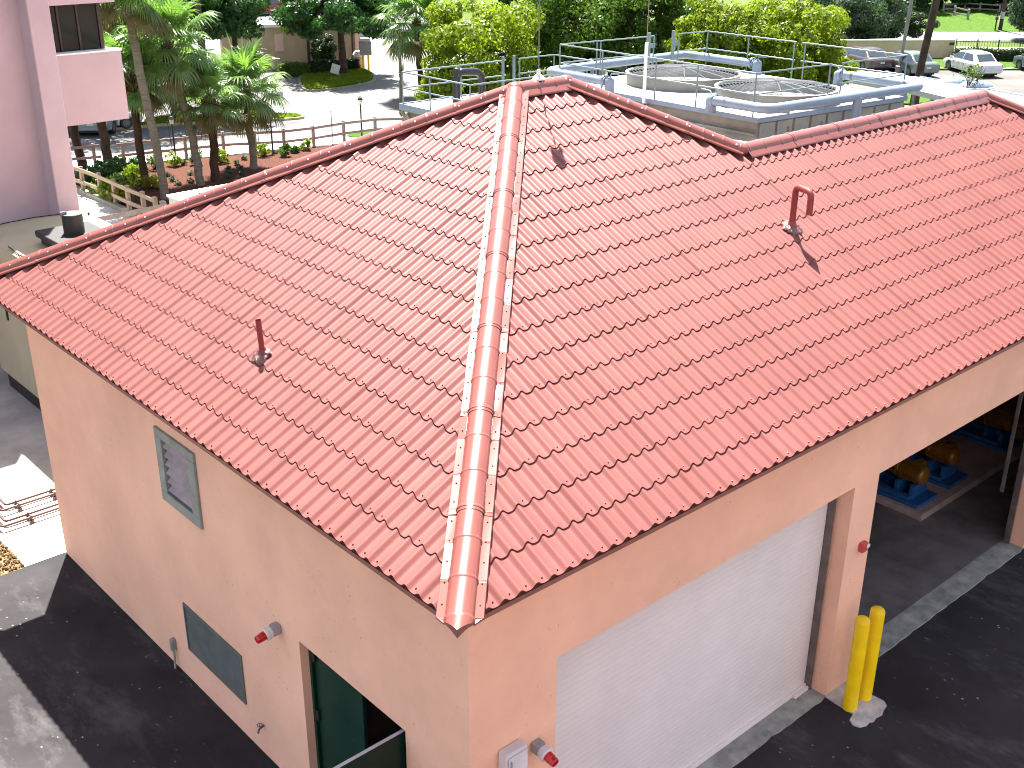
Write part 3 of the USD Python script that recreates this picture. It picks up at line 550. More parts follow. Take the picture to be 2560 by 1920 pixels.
# ---------------------------------------------------------------- things on the pump house
def beacon(base, out, label):
    """base on the wall, out the horizontal direction away from the wall"""
    o_ = np.array(out, float); base = np.array(base, float)
    rz = math.atan2(o_[0], -o_[1])
    t = thing('beacon_lamp', label, 'warning lamp', base, rz, 'red warning lamps on the pump house walls')   # local: wall at y=0, outside -y
    obj('junction_box', bbox(-0.055, 0.055, -0.095, -0.001, -0.055, 0.06, 0.008), M['greybox'], t)
    ax0, ax1 = np.array([0, -0.09, 0.0]), np.array([0, -0.36, -0.05])
    dr = (ax1-ax0)/np.linalg.norm(ax1-ax0)
    obj('collar', along(lathe([(0.0, 0), (0.05, 0), (0.068, 0.02), (0.068, 0.055), (0.077, 0.06), (0.077, 0.085), (0.06, 0.092), (0, 0.092)], 20), ax0, ax1), M['chrome'] if False else M['whitebox'], t, smooth=30)
    obj('lens', along(lathe([(0.0, 0), (0.053, 0), (0.052, 0.05), (0.048, 0.054), (0.048, 0.062), (0.047, 0.098), (0.04, 0.108), (0, 0.11)], 20), ax0+dr*0.092, ax1), M['redlens'], t, smooth=35)
    return t
beacon((0, 3.27, 2.19), (-1, 0), 'red warning lamp on the wall beside the green doors')
beacon((0.80, 0, 2.24), (0, -1), 'red warning lamp between the white box and the roller door')
t = thing('panel_box', 'pale grey utility box on the peach wall near the corner', 'box', (0.47, 0, 2.02))
obj('case', bbox(-0.135, 0.135, -0.12, -0.001, -0.35, 0.42, 0.012), M['whitebox'], t); obj('lid', bbox(-0.115, 0.115, -0.145, -0.121, -0.33, 0.39, 0.01), M['whitebox'], t); obj('latch', bbox(-0.105, -0.09, -0.16, -0.146, 0.30, 0.36, 0.003), M['greybox'], t)
t = thing('fire_alarm', 'small red alarm box on the pier between the two door openings', 'alarm', (6.345, 0, 2.16))
obj('case', bbox(-0.06, 0.06, -0.075, -0.001, -0.065, 0.065, 0.012), M['redbox'], t); obj('strobe', bbox(-0.005, 0.052, -0.10, -0.076, 0.0, 0.055, 0.008), M['whitebox'], t)
t = thing('conduit_box', 'small grey conduit and box low on the peach wall left of the grey grille', 'conduit', (0, 6.16, 0))
obj('box', bbox(-0.07, -0.001, -0.03, 0.03, 0.28, 0.46, 0.006), M['louvre'], t); obj('conduit', tube(path([(-0.035, 0, 0.30), (-0.035, 0, 0.16), (-0.06, -0.02, 0.0)], 0.06), 0.016, 8), M['louvre'], t, smooth=40)
t = thing('hose_tap', 'tangled grey hose tap low on the wall left of the green doors', 'tap', (0, 3.86, 0.44))
obj('pipe', tube([(-0.001, 0, 0.02), (-0.07, 0, 0.0), (-0.09, 0, -0.05)], 0.013, 8), M['steel'], t, smooth=40)
obj('valve_wheel', [tube([(-0.06+0.03*math.cos(x), 0.03*math.sin(x), 0.055) for x in np.linspace(0, 2*PI, 13)], 0.006, 6, cap=False), tube([(-0.06, 0, 0), (-0.06, 0, 0.06)], 0.006, 6)], M['steel'], t, smooth=40)
# roof vents
fb = np.array([6.98, 1.93, HR+PT*(1.93+O)])
t = thing('vent_pipe', 'dark red gooseneck vent pipe standing on the front roof slope', 'vent pipe', fb)
obj('pipe', tube(path([(0, 0, -0.05), (0.005, 0, 0.56), (-0.10, -0.30, 0.56), (-0.10, -0.30, 0.28)], 0.085, 7), 0.041, 16), M['pipe_red'], t, smooth=50)
def patch(n, r0_, seed):
    e = np.random.default_rng(seed); ang = np.linspace(0, 2*PI, 28, endpoint=False); a_ = np.cross(n, [0, 0, 1.0]); a_ /= np.linalg.norm(a_); b_ = np.cross(n, a_)
    v = [np.array(n)*0.062]
    for k, q in ((0.5, 0.07), (1.0, 0.05), (1.08, 0.02)):
        for x in ang: v.append((a_*math.cos(x)+b_*math.sin(x)*1.15)*r0_*k*(1+e.normal(0, 0.14))+np.array(n)*(q+e.normal(0, 0.008)))
    f = [(0, 1+i, 1+(i+1) % 28) for i in range(28)]
    for r_ in range(2):
        for i in range(28):
            j = (i+1) % 28; f += [(1+r_*28+i, 1+(r_+1)*28+i, 1+(r_+1)*28+j), (1+r_*28+i, 1+(r_+1)*28+j, 1+r_*28+j)]
    return (np.array(v), np.array(f))
obj('sealant_patch', patch(nF, 0.12, 1), M['sealclear'], t, smooth=True)
obj('flashing', lathe([(0.085, 0.0), (0.062, 0.07), (0.043, 0.12)], 16), M['pipe_red'], t, smooth=True)
lb = np.array([0.573, 4.132, HR+PT*(0.573+O)])
t = thing('vent_pipe', 'short straight dark red vent pipe on the left roof slope', 'vent pipe', lb)
obj('pipe', [tube([(0, 0, -0.05), (-0.015, 0.012, 0.43)], 0.032, 14, cap=False), tube([(0, 0, -0.05), (-0.014, 0.011, 0.40)], 0.025, 10)], M['pipe_red'], t, smooth=50)
obj('sealant_patch', patch(nL, 0.10, 2), M['sealclear'], t, smooth=True)
obj('flashing', lathe([(0.085, 0.0), (0.055, 0.06), (0.034, 0.10)], 16), M['pipe_red'], t, smooth=True)
ab = np.array([5.385, A-O, zr(A)+0.115])
t = thing('antenna', 'thin brown whip antenna rising from the short top ridge', 'antenna', ab)
obj('base', lathe([(0.085, 0), (0.075, 0.03), (0.03, 0.07), (0.022, 0.13), (0.0, 0.135)], 12), M['seal'], t, smooth=35)
obj('rod', tube([(0, 0, 0.1), (0, 0, 2.6)], 0.0085, 8), M['pole_grey'], t, smooth=50)
obj('radome', bbox(-0.085, 0.085, -0.03, 0.03, 1.9, 2.36, 0.01), M['greybox'], t)  # box out of view up the rod, sized to shadow the front slope
obj('bracket', [bbox(-0.1, 0.12, -0.04, 0.04, -0.02, 0.012, 0.004)], M['seal'], t)

# bollards and pad
struct('bollard_pad', prism([(6.01, -0.004), (5.99, -0.2), (5.985, -0.44), (5.93, -0.45), (5.85, -0.47), (5.80, -0.55), (5.83, -0.63), (5.92, -0.67), (6.0, -0.66), (6.06, -0.69), (6.14, -0.67), (6.25, -0.69), (6.34, -0.655), (6.45, -0.63), (6.50, -0.56), (6.49, -0.40), (6.485, -0.2), (6.5, -0.004)], -0.05, 0.012), M['pad'], 'rough patch of fresh concrete round the yellow bollards')
bol = None
for i, (x, y, l) in enumerate(((6.055, -0.335, 'yellow bollard nearer to the camera beside the white roller door'), (6.375, -0.345, 'yellow bollard farther from the camera beside the open doorway'))):
    if i == 0:
        bol = thing('bollard', l, 'bollard', (x, y, 0), 0, 'yellow bollards at the pier')
        obj('sleeve', lathe([(0.089, 0.0), (0.092, 0.02), (0.092, 1.34), (0.089, 1.352)], 28), M['yellow'], bol, smooth=40)
        obj('cap', lathe([(0.0893, 1.352), (0.088, 1.365), (0.072, 1.385), (0.04, 1.398), (0.0, 1.402)], 28), M['yellow'], bol, smooth=40)
    else: dup(bol, l, (x, y, 0))
# pumps in the open bay
struct('plinth', bbox(10.99, 15.6, 1.51, 3.9, 0.012, 0.135, 0.01), M['plinth'], 'low concrete plinth under the blue pumps')
pump = None
labs = ['blue pump with gold motor nearest the pier inside the bay', 'second blue pump with gold motor farther inside the bay', 'third blue pump deepest in the dark of the bay']
for i in range(3):
    x = (11.42, 12.45, 14.5)[i]; y = 1.66
    if i == 0:
        pump = thing('pump_set', labs[0], 'pump', (x, y, 0.136), 0, 'pump sets on the plinth')
        obj('skid', [bbox(-0.33, 0.33, 0.0, 1.95, 0, 0.07, 0.008), bbox(-0.3, -0.18, 0.2, 1.9, 0.071, 0.14, 0.006), bbox(0.18, 0.3, 0.2, 1.9, 0.071, 0.14, 0.006)], M['pumpblue'], pump)
        [obj('motor_seat', bbox(-0.2, 0.2, y_, y_+0.08, 0.071, 0.31, 0.006), M['pumpblue'], pump) for y_ in (0.18, 0.46)]
        mt = obj('motor', move(lathe([(0.0, 0), (0.10, 0.0), (0.15, 0.03), (0.165, 0.06), (0.165, 0.10), (0.155, 0.11), (0.155, 0.46), (0.165, 0.47), (0.165, 0.52), (0.1, 0.56), (0, 0.56)], 24), (0, 0.09, 0.47), M=[[1, 0, 0], [0, 0, 1], [0, -1, 0]]), M['motor'], pump, smooth=35)
        obj('fins', [move(box(-0.004, 0.004, 0.20, 0.55, 0.15, 0.172), (0, 0, 0.47), M=[[math.cos(a), 0, math.sin(a)], [0, 1, 0], [-math.sin(a), 0, math.cos(a)]]) for a in np.linspace(0, 2*PI, 28, endpoint=False)], M['motor'], mt)
        obj('terminal_box', bbox(0.12, 0.26, 0.26, 0.42, 0.48, 0.62, 0.01), M['motor'], pump)
        obj('coupling_guard', move(lathe([(0.1, 0), (0.1, 0.2)], 16), (0, 0.66, 0.47), M=[[1, 0, 0], [0, 0, 1], [0, -1, 0]]), M['motor'], pump, smooth=35)
        obj('pump_casing', [move(lathe([(0, 0), (0.16, 0), (0.25, 0.06), (0.27, 0.14), (0.25, 0.22), (0.14, 0.3), (0, 0.32)], 24), (0, 0.9, 0.47), M=[[1, 0, 0], [0, 0, 1], [0, -1, 0]]), bbox(-0.16, 0.16, 0.92, 1.2, 0.071, 0.3, 0.01)], M['pumpblue'], pump, smooth=35)
        obj('discharge_pipe', [tube(path([(-0.12, 1.05, 0.5), (-0.12, 1.05, 2.6)], 0.1), 0.11, 16), lathe([(0.11, 0), (0.17, 0), (0.17, 0.03), (0.11, 0.03)], 16, (-0.12, 1.05, 0.85)), lathe([(0.11, 0), (0.17, 0), (0.17, 0.03), (0.11, 0.03)], 16, (-0.12, 1.05, 1.3))], M['pumpblue'], pump, smooth=35)
        obj('flange', lathe([(0.112, 0), (0.175, 0), (0.175, 0.05), (0.112, 0.05)], 16, (-0.12, 1.05, 1.0)), M['whitebox'], pump, smooth=35)
    else: dup(pump, labs[i], (x, y, 0.136))

# unseen building behind the camera, placed to bounce light onto the shaded walls
t = thing('pink_building', 'unseen pink stucco building behind the camera, placed to bounce light onto the pump house walls', 'building')
obj('wall', box(-30, 7, -16, -11.0, -0.01, 12), M['lilac'], t)
for z in (1.6, 5.2, 8.8):
    for x in range(-27, 2, 6): obj('window', box(x, x+3.6, -11.0, -10.97, z, z+1.5), M['window_dark'], t)
# ---------------------------------------------------------------- generator, pipes, pink building
t = thing('generator_enclosure', 'tan metal generator enclosure on a black base behind the pump house', 'generator')
obj('base', bbox(1.72, 3.84, 11.5, 17.1, 0.0, 0.38, 0.01), M['black'], t)
xs = np.linspace(1.645, 3.90, 11); top = 3.31+0.07*(1-((xs-2.77)/1.13)**2)
v = np.array([(x, y, z) for y in (11.4, 17.2) for x, z in zip(xs, top)]); f = [(i, i+1, 12+i, 11+i) for i in range(10)]
obj('roof', (v, np.array(f)), M['enclosure'], t, smooth=True)
obj('panel', [box(1.645, 3.90, 11.4, 17.2, 0.381, 3.309)], M['enclosure'], t)
for y in (13.3, 15.25): obj('seam', box(1.637, 1.646, y, y+0.03, 0.45, 3.28), M['enclosure'], t)
for y, z in ((16.75, 2.35), (16.1, 1.75)): obj('latch', bbox(1.615, 1.645, y, y+0.06, z, z+0.24, 0.008), M['black'], t)
obj('cable', tube([(1.70, 17.15, 3.36), (2.2, 17.12, 3.40), (2.8, 17.13, 3.41), (3.5, 17.1, 3.38), (3.85, 17.0, 3.34)], 0.012, 6), M['black'], t)
obj('cable', tube([(1.72, 15.6, 3.36), (1.70, 15.0, 3.34), (1.76, 14.4, 3.36), (1.74, 13.4, 3.35)], 0.012, 6), M['black'], t)
t = thing('exhaust_cap', 'round black exhaust cap on a dark square curb on top of the tan enclosure', 'exhaust', (2.72, 14.85, 3.36))
obj('curb', [bbox(-0.52, 0.52, -0.62, 0.62, 0.13, 0.25, 0.012), box(-0.45, 0.45, -0.55, 0.55, -0.06, 0.13)], M['curb'], t)
obj('stack', lathe([(0.19, 0.25), (0.19, 0.6), (0.175, 0.605), (0.17, 0.57), (0, 0.57)], 24), M['black'], t, smooth=40)
obj('rain_flap', [move(lathe([(0, 0), (0.195, 0), (0.195, 0.012), (0, 0.016)], 24), (0, 0, 0.61)), bbox(-0.22, -0.1, -0.03, 0.03, 0.60, 0.68, 0.006)], M['steel'], t, smooth=40)
t = thing('whip_rod', 'thin grey rod standing at the far corner of the tan enclosure', 'rod', (3.83, 16.9, 3.33)); obj('rod', tube([(0, 0, 0), (-0.01, 0, 0.85)], 0.007, 6), M['steel'], t); obj('foot', lathe([(0.03, 0), (0.02, 0.04), (0, 0.045)], 8), M['black'], t)
pp = None
for i, (y, x) in enumerate(((11.9, -0.22), (11.75, -0.34), (11.36, -0.42), (11.22, -0.52))):
    t = thing('yard_pipe', ['brown pipe farthest from the asphalt on the concrete yard', 'brown pipe second farthest from the asphalt on the concrete yard', 'brown pipe second from the asphalt on the concrete yard', 'brown pipe nearest the asphalt on the concrete yard'][i], 'pipe', (0, 0, 0), 0, 'brown pipes crossing the concrete yard')
    obj('pipe', tube(path([(1.5, y, 0.10), (x, y, 0.10), (x, y+2.2, 0.10)], 0.07), 0.022, 8), M['brownpipe'], t, smooth=50)
    for sx in (-0.05, 0.55): obj('support', [bbox(sx-0.03, sx+0.03, y-0.05, y+0.05, 0.0, 0.06, 0.006), bbox(sx-0.012, sx+0.012, y-0.03, y+0.03, 0.06, 0.135, 0.004)], M['brownpipe'], t)

t = thing('pink_building', 'tall pink stucco building at the left edge with a projecting window bay', 'building')
obj('wall', box(-14, 3.42, 17.94, 34, LOW, 10.6), M['lilac'], t)
obj('column', bbox(3.42, 3.86, 17.42, 20.0, LOW, 9.4, 0.015), M['lilac'], t)
BY = 19.5
obj('bay', [box(3.5, 6.10, BY, 24.0, 4.66, 6.18), box(3.5, 6.10, BY-0.0, 24.0, 7.22, 8.1), box(3.5, 4.6, BY+0.45, 24, 6.18, 7.22)], M['lilac'], t)
obj('sill', bbox(4.4, 6.13, BY-0.02, BY+0.30, 6.181, 6.215, 0.006), M['coping'], t)  # sunlit highlight of the ledge put into the sill as white
w = obj('window', box(4.62, 5.86, BY+0.30, BY+0.31, 6.2, 7.219), M['window_dark'], t)
for x in (4.62, 4.86, 5.29, 5.77): obj('mullion', bbox(x, x+0.085 if x > 5.7 else x+0.055, BY+0.25, BY+0.299, 6.216, 7.219, 0.006), M['mullion'], w)
for x0, x1 in ((4.70, 4.85), (4.93, 5.28), (5.36, 5.76)): obj('pane', box(x0, x1, BY+0.285, BY+0.292, 6.22, 7.215), M['window_dark'], w)
obj('side_glass', box(5.856, 5.862, BY+0.311, 23, 6.2, 7.22), M['window_dark'], t)

# ---------------------------------------------------------------- cooling towers
EX, EY, OC = np.array([0.993, -0.119, 0]), np.array([0.004, 1.0, 0]), np.array([18.72, 11.32, 0])
def ct(m):                                      # tower frame: x along the front, y along the side
    v, f = arr(m) if not isinstance(m, tuple) else m
    v = np.asarray(v, float); return (OC+v[:, :1]*EX+v[:, 1:2]*EY+np.c_[np.zeros((len(v), 2)), v[:, 2]], f)
def railing(t, a, b, posts, z, fr, h=1.07, r=0.019, m='rail', mid=0.55, base=0.0):
    a, b = np.array(a, float), np.array(b, float)
    for q in posts:
        p = a+(b-a)*q; obj('rail_post', fr(tube([(*p, z+base), (*p, z+h)], r, 8)), M[m], t, smooth=50)
    for hz in (h, mid): obj('rail', fr(tube([(*a, z+hz), (*b, z+hz)], r, 8)), M[m], t, smooth=50)
t = thing('cooling_tower', 'large cooling tower with two round fan cowls behind the lower ridge', 'cooling tower')
W_, D_ = 5.85, 7.0; Z = 4.33
obj('casing', ct(box(0.05, W_-0.05, -0.12, D_-0.05, 0.0, 4.24)), M['casing'], t)
obj('deck', ct(bbox(0, W_, -0.17, D_, 4.241, Z, 0.012)), M['deck'], t)
obj('deck_lip', [ct(box(-0.012, 0.0, -0.18, D_, 4.20, 4.325)), ct(box(0, W_, -0.185, -0.171, 4.20, 4.325))], M['bluepipe'], t)
obj('base_rib', ct(box(-0.02, 0.049, -0.1, D_-0.1, 3.86, 3.92)), M['casing_pale'], t)
for i in range(9):
    x0 = 0.12+i*0.635; obj('casing_panel', ct(bbox(x0, x0+0.55, -0.155, -0.121, 3.0, 4.18, 0.008)), M['casing_pale'], t)
    obj('slot', ct(box(x0+0.565, x0+0.62, -0.14, -0.121, 3.0, 4.10)), M['rust'], t)
    if i % 2: obj('slot', ct(box(x0+0.36, x0+0.42, -0.17, -0.156, 3.3, 4.0)), M['rust'], t)
def fan(cx, cy, R_, z0, h, fr, t):
    c = obj('fan_cowl', fr(lathe([(R_, z0), (R_, z0+h), (R_+0.035, z0+h), (R_+0.035, z0+h+0.025), (R_-0.06, z0+h+0.025), (R_-0.06, z0+h-0.02), (R_-0.03, z0+h-0.03), (R_-0.03, z0-0.3)], 56, (cx, cy, 0))), M['casing_pale'], t, smooth=30)
    rings = [tube([(cx+k*math.cos(a), cy+k*math.sin(a), z0+h+0.03+0.14*(1-(k/R_)**2)) for a in np.linspace(0, 2*PI, 49)], 0.006, 4, cap=False) for k in np.linspace(0.12, R_-0.07, 17)]
    spk = [tube([(cx+k*math.cos(a), cy+k*math.sin(a), z0+h+0.035+0.14*(1-(k/R_)**2)) for k in np.linspace(0.1, R_-0.05, 7)], 0.012, 4) for a in np.linspace(0, 2*PI, 16, endpoint=False)]
    obj('fan_guard', fr(join(rings+spk)), M['steel'], c)
    bl = [move(box(0.2, R_-0.1, -0.14, 0.14, -0.01, 0.01), (cx, cy, z0-0.02), rz=a) for a in np.linspace(0, 2*PI, 6, endpoint=False)]
    obj('fan_blades', fr(join(bl+[lathe([(0, -0.1), (0.24, -0.1), (0.24, 0.12), (0, 0.14)], 20, (cx, cy, z0))])), M['casing'], c)
    obj('shaft_dark', fr(lathe([(R_-0.035, z0-0.29), (0, z0-0.29)], 32, (cx, cy, 0))), M['black'], c)  # black disc painting the shade down inside the fan shaft
    for a in np.linspace(0.2, 2*PI+0.2, 40, endpoint=False):
        pass
    obj('cowl_teeth', [fr(move(box(R_-0.075, R_-0.03, -0.03, 0.03, z0+h-0.10, z0+h-0.035), (cx, cy, 0), rz=a)) for a in np.linspace(0, 2*PI, 84, endpoint=False)], M['black'], c, kind='stuff')  # black blocks stand in for the dark holes round the rim
fan(2.62, 4.82, 1.56, Z, 0.30, ct, t); fan(2.58, 1.50, 1.54, Z, 0.30, ct, t)
HP = 4.62; rp = 0.125
def header(p, nm='header_pipe', m='bluepipe', r=rp): return obj(nm, ct(tube(path(p, 0.3, 7), r, 18)), M[m], t, smooth=50)
header([(-0.15, 4.95, HP), (-0.15, 7.35, HP), (5.75, 7.75, HP), (5.85, 5.1, HP)])
header([(-0.25, 1.05, HP), (-0.18, -0.62, HP), (5.95, -0.50, HP), (6.0, 2.1, HP)])
def valve(x, y, dy):
    v_ = obj('valve', ct(join([lathe([(0.135, 4.31), (0.135, 4.6), (0.12, 4.68), (0.05, 4.74), (0, 4.74)], 18, (x, y, 0)), move(lathe([(0.16, 0), (0.175, 0.02), (0.175, 0.06), (0.16, 0.08)], 18), (x, y+dy*0.14, HP), M=[[1, 0, 0], [0, 0, 1], [0, -1, 0]])])), M['bluepipe'], t, smooth=40)
    obj('handle', ct(join([tube([(x, y, 4.72), (x, y-dy*0.05, 4.84), (x, y-dy*0.34, 4.86)], 0.02, 8)])), M['bluepipe'], v_, smooth=50)
    obj('clamp', ct(move(lathe([(rp+0.004, 0), (rp+0.012, 0.01), (rp+0.012, 0.10), (rp+0.004, 0.11)], 18), (x, y+dy*0.55, HP), M=[[1, 0, 0], [0, 0, 1], [0, -1, 0]])), M['steel'], v_, smooth=40)
valve(-0.12, 4.85, 1); valve(5.85, 5.0, 1); valve(-0.22, 1.15, -1); valve(6.0, 2.2, -1)
header([(-0.5, 5.5, 3.72), (-0.5, -0.75, 3.72), (5.2, -0.62, 3.72), (6.6, -0.58, 3.72)], 'supply_pipe')
header([(3.15, -0.60, 3.72), (3.15, -0.60, 4.60)], 'riser_pipe', r=0.115)
for x in (0.9, 1.9, 4.2): obj('pipe_strap', ct(box(x, x+0.4, -0.76, -0.55, 3.835, 3.865)), M['coping'], t)
for x in (0.7, 2.0, 4.4, 5.3): obj('pipe_bracket', ct(box(x, x+0.03, -0.5, -0.19, 4.40, 4.50)), M['bluepipe'], t)
for x, y in ((0.6, 7.4), (1.6, 7.45), (2.1, 7.5)): obj('pipe_bracket', ct(box(x, x+0.10, y, y+0.04, 3.6, 4.55)), M['bluepipe'], t)
railing(t, (0, D_), (0, 0), (0, 0.245, 0.53, 0.735, 1.0), Z, ct); railing(t, (0, 0), (W_*0.475, 0), (0.98,), Z, ct); railing(t, (W_*0.54, 0), (W_, 0), (0.02, 1.0), Z, ct)
railing(t, (W_, 0), (W_, D_*0.49), (0.97,), Z, ct); railing(t, (W_, D_*0.52), (W_, D_), (0.02, 0.52, 1.0), Z, ct)
railing(t, (0, D_), (3.6, D_), (0.38, 0.42, 1.0), Z, ct); railing(t, (4.6, D_), (W_, D_), (0.02,), Z, ct)
for x in (3.35, 4.35): obj('gate_post', ct(bbox(x, x+0.11, D_-0.02, D_+0.04, Z, Z+1.18, 0.008)), M['rail'], t)
for x in (3.46, 4.46): obj('gate_plate', ct(box(x, x+0.2, D_-0.005, D_+0.015, Z+0.72, Z+0.86)), M['rail'], t)
mp = (18.30, 14.44, 4.30)
t = thing('air_terminal', 'pale pole with a thin brown rod at the left edge of the cooling tower deck', 'pole', (OC[0]-0.12, OC[1]+3.55, 0))
obj('pole', tube([(0, 0, 3.6), (0, 0, 5.80)], 0.045, 12), M['coping'], t, smooth=50); obj('rod', tube([(0.0, 0, 5.78), (0.03, 0, 8.6)], 0.009, 6), M['timber_pink'], t, smooth=50)
[obj('clamp', bbox(-0.06, 0.12, -0.06, 0.06, z_, z_+0.06, 0.006), M['steel'], t) for z_ in (3.95, 4.15)]
# second, lower tower
t = thing('cooling_tower', 'lower cooling tower deck with black pipes at the left of the ridge', 'cooling tower')
la, lb_, lc, ld = (18.24, 25.32, 3.87), (18.25, 21.81, 3.87), (24.99, 25.05, 3.87), (24.71, 23.30, 3.87)
c0 = np.array(la[:2]); exv = np.array(lc[:2])-c0; LX = np.linalg.norm(exv); exv /= LX; eyv = c0-np.array(lb_[:2]); LY = np.linalg.norm(eyv); eyv /= LY
def lp(m):
    v, f = arr(m) if not isinstance(m, tuple) else m
    v = np.asarray(v, float); xy = c0+v[:, :1]*exv+(v[:, 1:2])*eyv; return (np.c_[xy, v[:, 2]], f)
obj('casing', lp(box(0.1, LX-0.1, -LY+0.1, -0.1, 0.0, 2.70)), M['casing'], t); obj('deck', lp(bbox(-0.05, LX, -LY, 0.05, 2.701, 2.80, 0.01)), M['deck'], t)
obj('deck_beam', [lp(box(-0.10, -0.051, -LY, 0.05, 2.62, 2.84)), lp(box(-0.1, LX, 0.051, 0.1, 2.62, 2.84))], M['bluepipe'], t)
obj('brace', lp(join([tube([(-0.08, 0.0, 2.6), (0.4, -0.6, 1.4)], 0.06, 6), tube([(-0.1, -0.3, 2.55), (0.1, -0.9, 1.2)], 0.06, 6)])), M['timber_grey'], t)
railing(t, (0, 0), (0, -LY), (0, 0.42, 1.0), 2.8, lp, r=0.025); railing(t, (0, 0), (LX*0.66, 0), (0.55, 0.98), 2.8, lp, r=0.025); railing(t, (LX*0.75, 0), (LX, 0), (0.02, 1.0), 2.8, lp, r=0.025)
railing(t, (LX, 0), (LX, -1.8), (0.95,), 2.8, lp, r=0.025); railing(t, (0, -LY), (LX*0.9, -LY), (0.5,), 2.8, lp, r=0.025)
for x in (LX*0.635, LX*0.71): obj('gate_post', lp(bbox(x, x+0.1, -0.02, 0.04, 2.8, 4.0, 0.008)), M['rail'], t)
fan(3.1, -2.3, 1.15, 2.8, 0.28, lp, t)
def lpt(x, y, z): return (x, y, z)
obj('black_pipe', lp(tube(path([(1.02, -1.55, 2.6), (1.02, -1.55, 3.95), (2.15, -1.45, 3.86), (2.2, -1.45, 2.6)], 0.32, 7), 0.125, 16)), M['blackpipe'], t, smooth=50)
obj('pipe_cap', lp(along(lathe([(0, 0), (0.15, 0), (0.165, 0.03), (0.165, 0.10), (0.15, 0.13), (0, 0.13)], 18), (0.98, -1.55, 3.93), (1.4, -1.5, 3.93))), M['blackpipe'], t, smooth=40)
obj('black_pipe', lp(tube(path([(LX-0.1, -2.2, 3.2), (LX-0.1, -2.2, 3.78), (LX+0.9, -2.6, 3.72), (LX+1.0, -2.7, 3.1)], 0.3, 7), 0.13, 16)), M['blackpipe'], t, smooth=50)
obj('pipe_cap', lp(along(lathe([(0, 0), (0.17, 0), (0.19, 0.03), (0.19, 0.1), (0, 0.12)], 18), (LX-0.28, -2.1, 3.78), (LX+0.3, -2.3, 3.78))), M['bluepipe'], t, smooth=40)
# pale cabinet behind the left hip
ca, cb = (12.18, 31.08, -0.40), (14.61, 31.12, -0.40)
cv = np.array(cb[:2])-np.array(ca[:2]); ln_ = np.linalg.norm(cv); ang = math.atan2(cv[1], cv[0])
t = thing('equipment_cabinet', 'white topped equipment cabinet behind the left hip of the roof', 'cabinet', (ca[0], ca[1], LOW), ang)
obj('body', bbox(0.0, ln_, -2.2, 0.0, 0.0, 1.92, 0.02), M['whitebox'], t); obj('top', bbox(-0.06, ln_+0.06, -2.26, 0.06, 1.921, 2.0, 0.02), M['coping'], t); obj('cable', tube([(0.5, -0.1, 2.01), (0.9, -0.6, 2.01), (1.0, -1.4, 2.01)], 0.02, 6), M['black'], t)

# ---------------------------------------------------------------- fences, lamps, signs
def rail_fence(name, label, feet, h, m, rails=(0.92, 0.46), rw=0.13, pw=0.14, over=0.0, z=LOW, group=None):
    feet = [np.array(p[:2]) for p in feet]; o_ = feet[0]
    t = thing(name, label, 'fence', (o_[0], o_[1], z), 0, group)
    for p in feet:
        q = p-o_; a_ = math.atan2(*(feet[-1]-feet[0])[::-1])
        obj('post', move(bbox(-pw/2, pw/2, -pw/2, pw/2, -0.1, h, 0.012), (q[0], q[1], 0), rz=a_), M[m], t)
        obj('post_cap', move(lathe([(pw*0.68, h-0.0), (pw*0.68, h+0.02), (0, h+0.05)], 4), (q[0], q[1], 0.001), rz=a_+PI/4), M[m], t)
    for k in range(len(feet)-1):
        a_, b_ = feet[k]-o_, feet[k+1]-o_; d = (b_-a_)/np.linalg.norm(b_-a_); an = math.atan2(d[1], d[0]); L_ = np.linalg.norm(b_-a_)
        s0 = -over if k == 0 else 0; s1 = L_+(over if k == len(feet)-2 else 0)
        n_ = np.array([-d[1], d[0]])*-(pw/2+0.021)
        for hz in rails: obj('rail', move(bbox(s0, s1, -0.02, 0.02, hz*h-rw/2, hz*h+rw/2, 0.008), (a_[0]+n_[0], a_[1]+n_[1], 0), rz=an), M[m], t)
    return t
rail_fence('rail_fence', 'pink two rail fence along the white sidewalk, cut off at the pink building', [(13.85, 45.52, -2.40), (15.37, 45.15, -2.40)], 1.08, 'timber_pink', over=0.28)
rail_fence('rail_fence', 'long pink two rail fence along the white sidewalk behind the palms', [(16.54, 44.68, -2.40), (18.00, 44.40, -2.40), (19.34, 44.08, -2.40), (21.13, 43.73, -2.40), (22.46, 43.06, -2.40), (23.70, 42.47, -2.40), (25.23, 42.24, -2.40), (27.05, 42.29, -2.40), (28.82, 42.07, -2.40), (30.04, 41.29, -2.40)], 1.08, 'timber_pink', over=0.28)
rail_fence('rail_fence', 'curved sunlit peach fence on the low kerb wall beside the pink building', [(12.82, 42.52, -2.40), (13.03, 40.90, -2.40), (13.12, 39.35, -2.40), (13.11, 37.95, -2.40), (13.08, 36.62, -2.40), (13.12, 35.36, -2.40), (13.10, 34.26, -2.40)], 1.12, 'timber_peach', rw=0.16, pw=0.15, over=0.2)
rail_fence('rail_fence', 'short pale pink fence just above the left hip of the red roof', [(10.28, 33.39, -2.40), (11.54, 33.44, -2.40), (13.06, 33.51, -2.40)], 1.12, 'timber_pink', rw=0.19, pw=0.18, over=0.1, rails=(0.86, 0.36))
labs = ['black garden lamp post nearest the pink building', 'black garden lamp post just right of the middle palm', 'black garden lamp post at the right end of the mulch bed']
lamp = None
